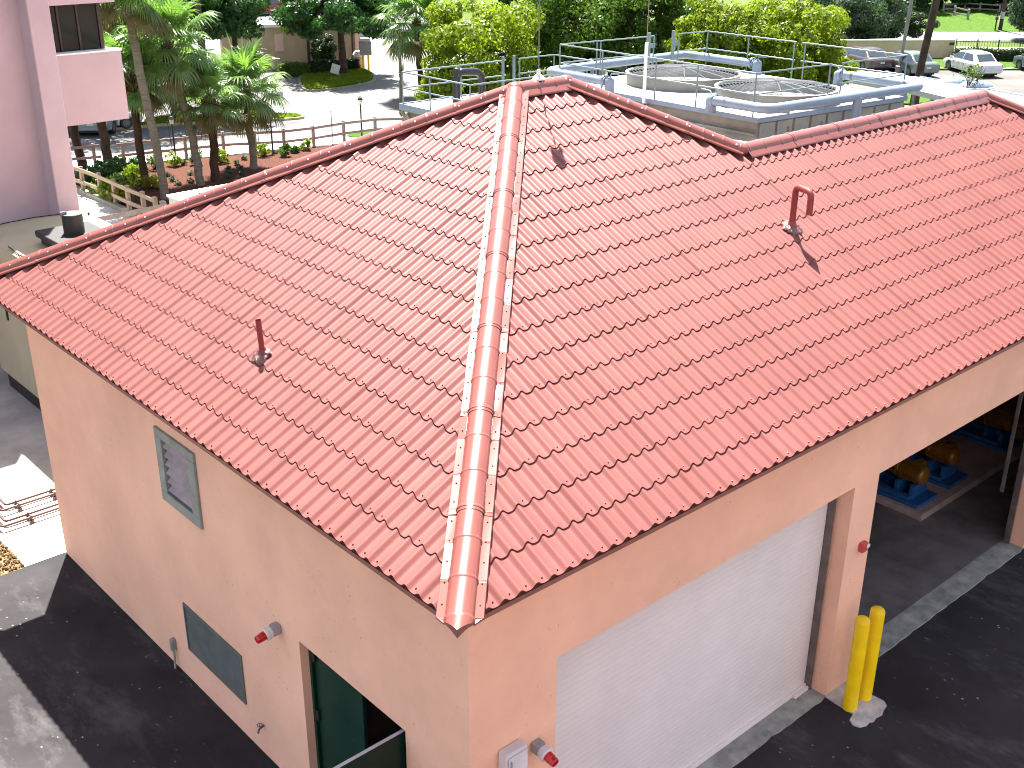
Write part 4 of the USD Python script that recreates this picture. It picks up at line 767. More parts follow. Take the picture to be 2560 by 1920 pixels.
for i, p in enumerate(((18.78, 44.06, -2.40), (22.95, 42.30, -2.40), (28.40, 42.68, -2.40))):
    if i == 0:
        lamp = thing('garden_lamp', labs[0], 'lamp post', p[:2]+(LOW,), 0, 'black garden lamps by the fence')
        obj('post', lathe([(0.09, 0), (0.09, 0.05), (0.045, 0.09), (0.04, 0.3), (0.036, 1.62), (0.05, 1.66), (0.05, 1.70), (0, 1.71)], 14), M['iron'], lamp, smooth=40)
        obj('lantern', lathe([(0.05, 1.71), (0.085, 1.74), (0.115, 1.93), (0.10, 1.935)], 8), M['lampglass'], lamp)
        obj('lantern_cap', lathe([(0.15, 1.935), (0.13, 1.97), (0.07, 2.06), (0.03, 2.08), (0.02, 2.13), (0, 2.14)], 8), M['iron'], lamp)
    else: dup(lamp, labs[i], p[:2]+(LOW,))
for i, (p, h) in enumerate((((18.61, 43.88, -2.40), 1.85), ((22.59, 42.95, -2.40), 1.55), ((26.14, 41.95, -2.40), 1.72))):
    t = thing('marker_rod', ['thin dark rod leaning by the first lamp post', 'thin dark rod left of the second lamp post', 'thin dark rod between the two right lamp posts'][i], 'rod', p[:2]+(LOW,), 0, 'thin rods along the fence')
    obj('rod', tube([(0, 0, 0), (-0.12 if i == 0 else 0, 0, h)], 0.018, 6), M['iron'], t); obj('tip', lathe([(0.03, h-0.03), (0.02, h+0.02), (0, h+0.025)], 8, (-0.12 if i == 0 else 0, 0, 0)), M['iron'], t)
p = (28.18, 49.64, -2.40)
t = thing('street_sign', 'small grey sign leaning on the tip of the grass strip', 'sign', p[:2]+(LOW+0.15,), -0.6)
obj('post', tube([(0, 0, 0), (-0.32, 0, 1.35)], 0.022, 6), M['iron'], t); obj('plate', move(bbox(-0.17, 0.17, -0.012, 0.0, 0, 0.52, 0.005), (-0.24, -0.02, 0.80)), M['signback'], t)
p = (38.19, 59.87, -2.40)
t = thing('yard_sign', 'small white sign tilted in the mulch by the oak trunk', 'sign', p[:2]+(LOW+0.17,), -0.7)
obj('board', move(bbox(-0.28, 0.28, -0.02, 0.02, 0.0, 0.62, 0.008), (0, 0, 0.12), M=[[0.95, 0, 0.3], [0, 1, 0], [-0.3, 0, 0.95]]), M['whitebox'], t); obj('stake', [box(-0.03, 0.01, -0.015, 0.015, -0.1, 0.2)], M['iron'], t)
p = (41.33, 60.65, -2.40)
t = thing('keypad_stand', 'grey keypad box on two yellow posts beside the entrance wall', 'keypad', p[:2]+(LOW,), -0.6)
for x in (-0.18, 0.18): obj('post', tube([(x, 0, 0), (x, 0, 1.25)], 0.075, 10), M['yellow'], t, smooth=50)
obj('box', bbox(-0.42, 0.42, -0.2, 0.2, 1.15, 2.05, 0.03), M['greybox'], t); obj('hood', bbox(-0.36, 0.36, -0.24, 0.24, 2.051, 2.2, 0.04), M['whitebox'], t)
p = (41.39, 61.54, -2.40)
t = thing('bollard_drum', 'short pink pedestal with a white cap at the end of the entrance wall', 'pedestal', p[:2]+(LOW,))
obj('drum', lathe([(0.38, 0), (0.38, 0.95), (0.30, 0.95)], 18), M['wallpink'], t, smooth=30); obj('cap', lathe([(0.43, 0.951), (0.43, 1.08), (0.30, 1.3), (0, 1.36)], 18), M['coping'], t, smooth=30)
# entrance wall
wl, wrr = np.array((34.04, 67.22, -2.40)[:2]), np.array((42.46, 63.58, -2.40)[:2])
d = wrr-wl; WL = np.linalg.norm(d); an = math.atan2(d[1], d[0])
t = thing('entrance_wall', 'long beige entrance wall with a white flat top behind the oak', 'wall', (wl[0], wl[1], LOW), an)
obj('wall', bbox(0, WL, 0.0, 1.3, -0.1, 2.78, 0.02), M['wallbeige'], t); obj('coping', bbox(-0.1, WL+0.02, -0.1, 1.4, 2.781, 3.02, 0.03), M['coping'], t)
obj('end_pier', bbox(WL+0.001, WL+0.42, -0.12, 1.42, -0.1, 2.95, 0.02), M['wallpink'], t); obj('downpipe', tube(path([(WL-0.15, -0.06, 2.8), (WL-0.15, -0.06, 0.5), (WL+0.3, -0.5, -0.05)], 0.15), 0.05, 8), M['mullion'], t, smooth=50)
obj('door_panel', bbox(3.6, 4.2, -0.03, -0.001, 1.2, 2.35, 0.01), M['wallpink'], t)
# low barrier in front of the street at the back
b0, b1 = np.array((51.07, 77.72, -2.40)[:2]), np.array((57.92, 71.73, -2.40)[:2]); d = b1-b0; BL = np.linalg.norm(d)
t = thing('guard_wall', 'low blue grey guard wall with a thin rail beyond the driveway', 'wall', (b0[0], b0[1], LOW), math.atan2(d[1], d[0]))
obj('wall', bbox(0, BL, 0, 0.3, -0.1, 0.65, 0.02), M['greybox'], t); obj('rail', tube([(0, 0.15, 1.05), (BL, 0.15, 1.05)], 0.05, 6), M['rail'], t)
for k in range(9): obj('rail_post', tube([(k*BL/8, 0.15, 0.6), (k*BL/8, 0.15, 1.05)], 0.04, 6), M['rail'], t)
# painted arrow on the driveway
p = np.array((41.23, 57.10, -2.40))
ax, ay = np.array([0.75, -0.66]), np.array([0.66, 0.75])
pl = [(-1.1, -0.35), (-0.45, 0.15), (-0.2, 0.1), (-0.25, 1.0), (0.05, 1.6), (0.2, 0.4), (0.9, 0.5), (1.1, 0.2), (0.6, -0.35), (0.1, -0.5), (-0.3, -0.2)]
struct('road_marking', sheet([tuple(p[:2]+ax*a_*0.9+ay*b_*1.5) for a_, b_ in pl], LOW+0.006), M['coping'], 'white painted arrow worn on the driveway')

# ---------------------------------------------------------------- right side: walls, cars, poles
wl, wrr = np.array((70.77, 43.62, -2.40)[:2]), np.array((78.62, 37.62, -2.40)[:2]); d = wrr-wl; WL = np.linalg.norm(d); an = math.atan2(d[1], d[0])
t = thing('boundary_wall', 'beige boundary wall with a white top behind the parked cars', 'wall', (wl[0], wl[1], LOW), an)
obj('wall', bbox(0, WL, 0, 0.3, -0.1, 1.36, 0.015), M['wallbeige'], t); obj('coping', bbox(-0.05, WL+0.05, -0.05, 0.35, 1.361, 1.45, 0.015), M['coping'], t); obj('plaque', bbox(WL-0.42, WL-0.03, -0.03, -0.001, 1.02, 1.22, 0.006), M['iron'], t)
f0, f1 = np.array((80.56, 38.52, -2.40)[:2]), np.array((87.98, 30.38, -2.40)[:2]); d = f1-f0; FL = np.linalg.norm(d)
t = thing('iron_fence', 'thin black iron fence behind the clipped hedge', 'fence', (f0[0], f0[1], LOW), math.atan2(d[1], d[0]))
for k in range(8): obj('post', tube([(k*FL/7, 0, 0), (k*FL/7, 0, 1.24)], 0.045, 4, flat=True), M['iron'], t)
for z in (0.25, 1.05): obj('rail', tube([(0, 0, z), (FL, 0, z)], 0.025, 4, flat=True), M['iron'], t)
for k in range(int(FL/0.2)): obj('picket', tube([(k*0.2+0.1, 0, 0.1), (k*0.2+0.1, 0, 1.18)], 0.014, 4, cap=False), M['iron'], t)
for i, (u, lab) in enumerate((((72.63, 35.90, -2.40), 'white wheel stop between the silver and the white sedan'), ((76.32, 32.57, -2.40), 'white wheel stop right of the white sedan'))):
    t = thing('wheel_stop', lab, 'wheel stop', u[:2]+(LOW,), -0.5, 'white wheel stops'); obj('block', prism([(-0.9, -0.09), (0.9, -0.09), (0.9, 0.09), (-0.9, 0.09)], 0, 0.09), M['coping'], t); obj('top', prism([(-0.86, -0.06), (0.86, -0.06), (0.86, 0.06), (-0.86, 0.06)], 0.091, 0.12), M['coping'], t)
p = (69.14, 36.43, -2.40)
t = thing('light_pole', 'tall pale grey light pole standing among the parked cars', 'light pole', p[:2]+(LOW,)); obj('base', lathe([(0.28, 0), (0.28, 0.5), (0.2, 0.55)], 14), M['pole_grey'], t, smooth=40)
obj('pole', tube([(0, 0, 0.5), (0.25, -0.25, 9.0)], [0.125, 0.10], 14), M['pole_grey'], t, smooth=50); obj('arm', tube([(0.25, -0.25, 9.0), (1.2, -1.0, 9.3)], 0.06, 8), M['pole_grey'], t); obj('lamp_head', bbox(1.1, 1.7, -1.25, -0.9, 9.2, 9.35, 0.02), M['pole_grey'], t)
# flat white roof beyond the cooling tower
cz = 0.75
cp = P2([(49.27, 27.26, 0.75), (49.62, 24.02, 0.75), (48.17, 17.92, 0.75), (46.54, 13.62, 0.75), (41.42, 11.47, 0.75), (43.38, 15.60, 0.75), (45.06, 19.86, 0.75), (46.11, 22.55, 0.75), (46.64, 26.03, 0.75)])
t = thing('flat_roof_walkway', 'long flat white walkway roof in tree shade beyond the cooling tower', 'walkway roof')
obj('roof', prism(cp, cz-0.25, cz), M['membrane'], t)
obj('edge', [tube([(*cp[1], cz+0.02), (*cp[2], cz+0.02), (*cp[3], cz+0.02)], 0.05, 6)], M['bluepipe'], t)
for q in ((0.3, 0.25), (0.75, 0.3)):
    for (a_, b_) in ((cp[7], cp[6]), (cp[5], cp[4])):
        x = np.array(a_)*(1-q[0])+np.array(b_)*q[0]; obj('column', tube([(x[0]+0.3, x[1]+0.5, LOW), (x[0]+0.3, x[1]+0.5, cz-0.25)], 0.09, 8), M['pole_grey'], t, smooth=50)
for i, p in enumerate(((49.23, 21.92, 0.75), (48.79, 20.59, 0.75))):
    t = thing('roof_dome', ['pale low dome on the walkway roof nearer the bare trunk', 'pale low dome on the walkway roof behind the dead twigs'][i], 'dome', p[:2]+(cz,), -0.5, 'pale domes on the walkway roof')
    obj('dome', move(lathe([(0.75, 0), (0.7, 0.14), (0.5, 0.27), (0.25, 0.33), (0, 0.35)], 18), M=np.diag([1.2, 0.8, 1])), M['bluepipe'], t, smooth=40); obj('rim', move(lathe([(0.8, 0), (0.8, 0.05), (0.75, 0.06)], 18), M=np.diag([1.2, 0.8, 1])), M['coping'], t)

def loft(sections):
    n = len(sections[0]); v = np.vstack(sections); f = []
    for i in range(len(sections)-1):
        for j in range(n):
            k = (j+1) % n; f += [(i*n+j, i*n+k, (i+1)*n+k), (i*n+j, (i+1)*n+k, (i+1)*n+j)]
    for i, s in ((0, 1), (len(sections)-1, -1)):
        c = len(v); v = np.vstack([v, sections[i].mean(0)])
        for j in range(n):
            k = (j+1) % n; f.append((c, i*n+k, i*n+j) if s == 1 else (c, i*n+j, i*n+k))
    return v, np.array(f)
def make_car(name, label, loc, rz, paint, group=None, suv=False, Lc=4.95, Wc=1.86, Hc=1.47, boxy=0.0):
    t = thing(name, label, 'car', loc, rz, group)
    hw = Wc/2; wb = 2.88; xr, xf = -1.30-0.12, -1.42+wb; x0, x1 = -Lc/2, Lc/2
    belt = 0.93 if not suv else 1.05
    st = [(x0, 0.80, 0.36, 0.74), (x0+0.06, 0.94, 0.30, 0.88), (x0+0.35, 0.985, 0.24, belt+0.03), (x0+0.9, 1.0, 0.21, belt+0.05), (x0+1.6, 1.0, 0.20, belt+0.02), (0.3, 1.0, 0.20, belt), (1.0, 1.0, 0.20, belt-0.02), (1.5, 0.99, 0.20, belt-0.05), (2.0, 0.96, 0.22, belt-0.13), (x1-0.12, 0.88, 0.27, belt-0.22), (x1, 0.72, 0.36, belt-0.34)]
    secs = []
    for x, k, zb, zt in st:
        w = hw*k; zs = zb+(zt-zb)*0.45
        half = [(w*0.82, zb), (w*0.97, zb+0.07), (w, zs), (w*0.985, zt-0.13), (w*0.93, zt-0.03), (w*0.80, zt+0.012), (w*0.4, zt+0.035)]
        pts = [(x, y, z) for y, z in half]+[(x, -y, z) for y, z in half[::-1]]
        secs.append(np.array(pts))
    v, f = loft(secs)
    body = m3.Manifold(m3.Mesh(vert_properties=v.astype(np.float32), tri_verts=f.astype(np.uint32)))
    if body.volume() < 0 or body.is_empty():
        f = f[:, ::-1]; body = m3.Manifold(m3.Mesh(vert_properties=v.astype(np.float32), tri_verts=f.astype(np.uint32)))
    for xw in (xr, xf):
        for s in (-1, 1):
            c = m3.Manifold.cylinder(0.36, 0.39, 0.39, 24).rotate((90, 0, 0)).translate((xw, s*hw+0.18 if s > 0 else -hw+0.18, 0.34)); body -= c
    obj('body', body, M[paint], t, smooth=38)
    # cabin: pillars and roof, with glass panels set a little proud of the frame
    rl, rw_ = (x0+1.55, 0.72)
    cs = [(x0+0.62 if not suv else x0+0.18, 0.80, belt+0.02, 0.02), (x0+1.32 if not suv else x0+0.5, 0.70, Hc-0.05, 1), (x0+1.9, 0.675, Hc, 1), (0.25, 0.67, Hc-0.005, 1), (0.62, 0.68, Hc-0.05, 1), (1.42, 0.80, belt-0.01, 0.02)]
    secs = []
    for x, k, zt, full in cs:
        wt = hw*k; wbm = hw*0.93
        zt = max(zt, belt+0.015)
        half = [(wbm, belt-0.06), (wbm*0.995, belt), (wbm+(wt-wbm)*0.9, belt+(zt-belt)*0.92), (wt*0.93, zt), (wt*0.5, zt+0.018*full)]
        secs.append(np.array([(x, y, z) for y, z in half]+[(x, -y, z) for y, z in half[::-1]]))
    obj('cabin', loft(secs), M[paint], t, smooth=38)
    S = secs
    def q(i, a, j): return S[i][j]*(1-a)+S[i+1][j]*a
    def pane(c, off, nm):
        c = [np.asarray(p) for p in c]; n_ = np.cross(c[1]-c[0], c[3]-c[0]); n_ /= np.linalg.norm(n_); ctr = sum(c)/4
        if n_ @ (ctr-np.array([0, 0, 0.9])) < 0: n_ = -n_
        v = [p+n_*off for p in c]+[p-n_*0.01 for p in c]; obj(nm, (np.array(v), np.array([(0, 1, 2, 3), (7, 6, 5, 4), (0, 4, 5, 1), (1, 5, 6, 2), (2, 6, 7, 3), (3, 7, 4, 0)])), M['glass_dark'], t)
    for s in (0, 1):
        g = (lambda i, a, j: q(i, a, j) if s == 0 else q(i, a, j)*np.array([1, -1, 1]))
        lerp = lambda p0, p1, a: p0*(1-a)+p1*a
        bl, tl = g(0, 0.55, 1), g(1, 0.2, 2); bm, tm = g(2, 0.55, 1), g(2, 0.55, 2); bf, tf = g(4, 0.82, 1), g(4, 0.05, 2)
        pane([lerp(bl, tl, 0.12), lerp(bm, tm, 0.10)+[-0.03, 0, 0], lerp(bm, tm, 0.92)+[-0.03, 0, 0], lerp(bl, tl, 0.95)], 0.008, 'window')
        pane([lerp(bm, tm, 0.10)+[0.04, 0, 0], lerp(bf, tf, 0.12), lerp(bf, tf, 0.95), lerp(bm, tm, 0.92)+[0.04, 0, 0]], 0.008, 'window')
    for i, nm, lo_, hi_ in ((0, 'rear_window', 0.12, 0.90), (4, 'windscreen', 0.08, 0.90)):
        a_, b_ = q(i, lo_, 3), q(i, hi_, 3); c_, d_ = a_*[1, -1, 1], b_*[1, -1, 1]
        k1, k2 = 0.9, 0.9
        pane([a_*[1, k1, 1], c_*[1, k1, 1], d_*[1, k2, 1], b_*[1, k2, 1]], 0.022, nm)
    for xw in (xr, xf):
        for s in (-1, 1):
            w = obj('wheel', move(lathe([(0.20, -0.10), (0.31, -0.11), (0.335, -0.07), (0.335, 0.07), (0.31, 0.11), (0.20, 0.10)], 24), (xw, s*(hw-0.13), 0.335), M=[[1, 0, 0], [0, 0, 1], [0, -1, 0]]), M['rubber'], t, smooth=35, label=None)
            rim = [move(lathe([(0.0, 0.10), (0.06, 0.105), (0.06, 0.085), (0.19, 0.075), (0.215, 0.10), (0.215, 0.0)], 20), (xw, 0, 0), M=[[1, 0, 0], [0, 0, 1], [0, -1, 0]])]
            spokes = [move(move(box(0.05, 0.2, -0.022, 0.022, 0.078, 0.104), rz=a_), (xw, 0, 0), M=[[1, 0, 0], [0, 0, 1], [0, -1, 0]]) for a_ in np.linspace(0, 2*PI, 7, endpoint=False)]
            m_ = join(rim+spokes); m_ = (m_[0]*np.array([1, s, 1])*1.0+np.array([0, s*(hw-0.13), 0.335]), m_[1]); obj('rim', m_, M['chrome'] if False else M['steel'], w)
            ar = [(xw+0.385*math.cos(a_), s*(hw*0.992), 0.34+0.385*math.sin(a_)) for a_ in np.linspace(-0.15, PI+0.15, 17)]
    for s in (-1, 1):
        obj('tail_light', bbox(x0+0.03, x0+0.17, s*hw*0.80-0.08, s*hw*0.80+0.08, 0.56, 0.86, 0.03), M['tail'], t); obj('mirror', bbox(0.98, 1.10, s*(hw+0.08)-0.09, s*(hw+0.08)+0.09, belt-0.02, belt+0.12, 0.03), M[paint], t)
        obj('headlight', bbox(x1-0.22, x1-0.06, s*hw*0.66-0.16, s*hw*0.66+0.16, 0.50, 0.62, 0.03), M['lampglass'], t)
        for xh in (-0.35, 0.75): obj('handle', bbox(xh, xh+0.16, s*hw*0.985-0.015, s*hw*0.985+0.015, belt-0.16, belt-0.13, 0.006), M[paint], t)
        obj('door_seam', [box(xq-0.006, xq+0.006, s*hw*0.995-0.006, s*hw*0.995+0.006, 0.34, belt-0.15) for xq in (-0.45, 0.22, 1.18)], M['iron'], t)
    obj('bumper', bbox(x0-0.05, x0+0.1, -hw*0.82, hw*0.82, 0.33, 0.52, 0.04), M[paint], t); obj('licence_plate', bbox(x0-0.01, x0+0.03, -0.17, 0.17, 0.60, 0.74, 0.004), M['plate'], t)
    obj('underbody', box(x0+0.3, x1-0.3, -hw*0.7, hw*0.7, 0.17, 0.24), M['black'], t)
    return t
def between(rear, front):                       # a car whose near wheels touch the ground at these two points
    r_, f_ = np.array(rear[:2]), np.array(front[:2]); d = (f_-r_)/np.linalg.norm(f_-r_); n_ = np.array([d[1], -d[0]])
    c = r_+d*1.42+n_*0.8; return (c[0], c[1], LOW), math.atan2(d[1], d[0])
l_, a_ = between((71.86, 32.53, -2.40), (73.45, 35.21, -2.40)); make_car('parked_car', 'white sedan parked in front of the hedge', l_, a_, 'car_white', 'cars in the sunlit parking lot', Hc=1.52)
l2, _ = between((68.58, 35.51, -2.40), (70.42, 38.24, -2.40)); make_car('parked_car', 'silver green sedan half hidden by the bare trunk', l2, a_+0.03, 'car_silver', 'cars in the sunlit parking lot')
l3, _ = between((68.50, 38.39, -2.40), (69.12, 40.81, -2.40)); make_car('parked_car', 'bronze sedan behind the cooling tower railing', l3, a_+0.05, 'car_grey', 'cars in the sunlit parking lot')
l4, _ = between((75.75, 29.50, -2.40), (77.64, 31.96, -2.40)); make_car('parked_car', 'pale car cut off by the right edge', l4, a_, 'car_silver', 'cars in the sunlit parking lot', suv=True, Hc=1.62)
make_car('parked_car', 'red car seen small between the trees at the top', (*(54.99, 96.74, -2.40)[:2], LOW), -0.2, 'car_red', 'far cars beyond the entrance wall', suv=True, Hc=1.65)
make_car('parked_car', 'pale car seen small left of the red car', (*(56.04, 100.21, -2.40)[:2], LOW), -0.35, 'car_blue', 'far cars beyond the entrance wall')
make_car('parked_car', 'white car under the pink bay behind the grass strip', (*(18.87, 53.49, -2.40)[:2], LOW), -0.05, 'car_white', 'cars under the pink bay')
make_car('parked_car', 'silver car right under the corner of the pink bay', (*(19.52, 53.63, -2.40)[:2], LOW), 0.9, 'car_blue', 'cars under the pink bay')
# far fence, mailbox, utility pole
rail_fence('split_rail_fence', 'grey split rail fence on the far lawn left of the utility pole', [(106.84, 54.17, -2.40), (109.59, 53.39, -2.40), (110.08, 52.02, -2.40), (110.56, 50.20, -2.40)], 1.15, 'timber_grey', rails=(0.9, 0.5), pw=0.16)
rail_fence('split_rail_fence', 'grey split rail fence on the far lawn right of the utility pole', [(110.07, 49.66, -2.40), (109.34, 48.40, -2.40), (107.34, 46.01, -2.40), (106.53, 43.69, -2.40)], 1.15, 'timber_grey', rails=(0.9, 0.5), pw=0.16)
rail_fence('split_rail_fence', 'short leaning fence in front of the dark wood', [(104.98, 51.95, -2.40), (103.06, 49.51, -2.40)], 1.15, 'timber_grey', rails=(0.9, 0.5), pw=0.18)
p = (99.02, 44.20, -2.40)
t = thing('utility_pole', 'brown utility pole at the edge of the far lawn', 'utility pole', p[:2]+(LOW,)); obj('pole', tube([(0, 0, 0), (0.02, 0, 7.5)], [0.17, 0.13], 10), M['bark'], t, smooth=50); obj('guard', tube([(0, 0, 1.0), (0.005, 0, 1.6)], 0.185, 10), M['greybox'], t, smooth=50)
p = (98.36, 44.35, -2.40)
t = thing('mailbox', 'dark mailbox on posts beside the utility pole', 'mailbox', p[:2]+(LOW,), 0.5)
for x in (-0.28, 0.28): obj('post', bbox(x-0.05, x+0.05, -0.05, 0.05, 0, 1.2 if x < 0 else 1.6, 0.01), M['bark_dark'], t)
obj('box', [bbox(-0.22, 0.22, -0.12, 0.12, 0.95, 1.12, 0.01), move(lathe([(0.0, -0.22), (0.12, -0.22), (0.12, 0.22), (0, 0.22)], 12), (0, 0, 1.12), M=[[0, 0, 1], [1, 0, 0], [0, 1, 0]])], M['iron'], t)
p = (99.16, 44.48, -2.40)
t = thing('white_notice', 'white notice board leaning against the utility pole', 'notice', p[:2]+(LOW,), 0.5); obj('board', move(bbox(-0.2, 0.2, -0.02, 0.02, 0.25, 1.25, 0.006), M=[[0.97, 0, 0.2], [0, 1, 0], [-0.2, 0, 0.97]]), M['coping'], t); obj('stake', box(-0.02, 0.02, -0.02, 0.02, 0, 0.3), M['bark'], t)
p = (109.53, 53.92, -2.40)
t = thing('notice_box', 'white topped box standing by the far fence', 'box', p[:2]+(LOW,), 0.5); obj('post', box(-0.1, 0.1, -0.1, 0.1, 0, 0.9), M['bark_dark'], t); obj('box', bbox(-0.35, 0.35, -0.25, 0.25, 0.9, 1.35, 0.03), M['coping'], t)
# ---------------------------------------------------------------- plants
def leaves(centers, normals, size, rng, droop=0.0, aspect=0.5):
    """small folded leaf blades: four triangles each"""
    n = len(centers); a = rng.normal(size=(n, 3)); a -= (a*normals).sum(1, keepdims=True)*normals; a[:, 2] -= droop
    a /= np.linalg.norm(a, axis=1, keepdims=True)+1e-9; b = np.cross(normals, a); b /= np.linalg.norm(b, axis=1, keepdims=True)+1e-9
    s = size*rng.uniform(0.65, 1.3, n)[:, None]
    base, tip = centers-a*s*0.5, centers+a*s*0.5+normals*0*s; mid = centers+normals*s*0.06
    l, r = mid+b*s*aspect*0.5-normals*s*0.05, mid-b*s*aspect*0.5-normals*s*0.05
    v = np.stack([base, l, tip, r], 1).reshape(-1, 3); i = np.arange(n)[:, None]*4
    return v, np.vstack([i+[0, 1, 2], i+[0, 2, 3]])
def crown(c, rad, n, size, seed, clumps=42, fill=0.55, droop=0.2, clump_r=0.30, aspect=0.5, squash=0.8, flat_bottom=-0.75):
    rng = np.random.default_rng(seed); c = np.asarray(c, float); rad = np.asarray(rad, float)
    d = rng.normal(size=(clumps*3, 3)); d /= np.linalg.norm(d, axis=1, keepdims=True); d = d[d[:, 2] > flat_bottom][:clumps]
    cen = d*rng.uniform(0.45, 0.92, len(d))[:, None]**0.8
    cr = clump_r*rng.uniform(0.6, 1.35, len(d)); w = cr**2; w /= w.sum()
    k = rng.choice(len(d), n, p=w); o = rng.normal(size=(n, 3)); o /= np.linalg.norm(o, axis=1, keepdims=True)
    rr = rng.uniform(0.35, 1.0, n)**0.6; o[:, 2] *= squash
    rel = cen[k]+o*(cr[k]*rr)[:, None]
    nor = o*0.8+rel*0.35+rng.normal(size=(n, 3))*0.5+[0, 0, 0.25]; nor /= np.linalg.norm(nor, axis=1, keepdims=True)
    return leaves(c+rel*rad, nor, size, rng, droop, aspect), c+cen*rad
def limbs(base, top, targets, r0, rng, n=10):
    base, top = np.asarray(base, float), np.asarray(top, float); out = []
    for q in targets[rng.permutation(len(targets))[:n]]:
        s = rng.uniform(0.45, 1.0); a = base+(top-base)*s; m_ = (a+q)/2+rng.normal(size=3)*0.12*np.linalg.norm(q-a)+[0, 0, 0.1]
        out.append(tube([a, m_, q], [r0*0.42*(1.2-s*0.5), r0*0.25, r0*0.09], 6))
    return out
def tree(name, label, base, cz, rad, leaf, n, size, seed, bark='bark', cat='tree', group=None, r0=0.2, off=(0, 0), lean=(0, 0), **kw):
    t = thing(name, label, cat, (base[0], base[1], LOW), 0, group); rng = np.random.default_rng(seed+77)
    (v, f), cen = crown((off[0], off[1], cz-LOW), rad, n, size, seed, **kw)
    top = np.array([off[0]*0.8+lean[0], off[1]*0.8+lean[1], cz-LOW+rad[2]*0.1])
    trunk = [tube([(0, 0, -0.1), (top[0]*0.25, top[1]*0.25, top[2]*0.35), (top[0]*0.7, top[1]*0.7, top[2]*0.75), top], [r0*1.25, r0, r0*0.7, r0*0.35], 10)]
    obj('trunk', trunk, M[bark], t, smooth=50); obj('limbs', limbs((0, 0, (cz-LOW)*0.35), top, cen, r0, rng, 14), M[bark], t, smooth=50)
    obj('crown', (v, f), M[leaf], t); return t
def shrub(name, label, base, r, h, leaf, n, size, seed, group=None, z=LOW, cat='shrub', **kw):
    t = thing(name, label, cat, (base[0], base[1], z), 0, group); rng = np.random.default_rng(seed)
    (v, f), cen = crown((0, 0, h*0.55), (r, r, h*0.5), n, size, seed, clumps=16, clump_r=0.4, **kw)
    obj('foliage', (v, f), M[leaf], t); obj('stem', [tube([(0, 0, -0.05), q*[0.5, 0.5, 0.6], q], [0.02, 0.015, 0.006], 5) for q in cen[:7]], M['bark'], t); return t
def frond(rng, Lp, Lb, elev, az_, droop):
    """a fan leaf of a cabbage palm: an arching petiole and a costapalmate blade of folded strips"""
    d = np.array([math.cos(az_)*math.cos(elev), math.sin(az_)*math.cos(elev), math.sin(elev)]); side = np.array([-math.sin(az_), math.cos(az_), 0])
    ps = [np.zeros(3)]; q = d.copy()
    for i in range(4):
        q = q+np.array([0, 0, -droop*0.10]); q /= np.linalg.norm(q); ps.append(ps[-1]+q*Lp/4)
    verts, faces = [], []
    pv, pf = tube(ps, [0.022, 0.02, 0.016, 0.013, 0.01], 3, cap=False); verts.append(pv); faces.append(pf); nv = len(pv)
    hub = ps[-1]; up = np.cross(side, q)*-1; up = np.cross(q, side); up = up if up[2] > 0 else -up
    NS = 29; costa = q
    for i in range(NS):
        x = (i/(NS-1)-0.5)*2; ang = x*2.25; L = Lb*(1-0.28*abs(x)**2.2)*rng.uniform(0.9, 1.08)
        start = hub+costa*(0.16*Lb*(1-abs(x)))
        dir_ = costa*math.cos(ang)+side*math.sin(ang)+up*(0.18-0.05*abs(x)); dir_ /= np.linalg.norm(dir_)
        wv = np.cross(dir_, up); wv /= np.linalg.norm(wv); w0 = Lb*0.036
        p = start; rows = []; c_ = dir_.copy()
        for j, (s, w) in enumerate(((0, 0.35), (0.35, 1.0), (0.33, 0.75), (0.32, 0.08))):
            if j: c_ = c_+np.array([0, 0, -(0.10+0.22*j)*(0.45+droop*0.5)*rng.uniform(0.7, 1.3)]); c_ /= np.linalg.norm(c_); p = p+c_*L*s
            rows.append((p-wv*w0*w+up*w0*0.25*w, p-up*w0*0.1*w, p+wv*w0*w+up*w0*0.25*w))
        v = np.array([k for r_ in rows for k in r_]); f = []
        for j in range(3):
            for k in range(2): a = j*3+k; f += [(a, a+1, a+4), (a, a+4, a+3)]
        verts.append(v); faces.append(np.array(f)+nv); nv += len(v)
    return np.vstack(verts), np.vstack(faces)
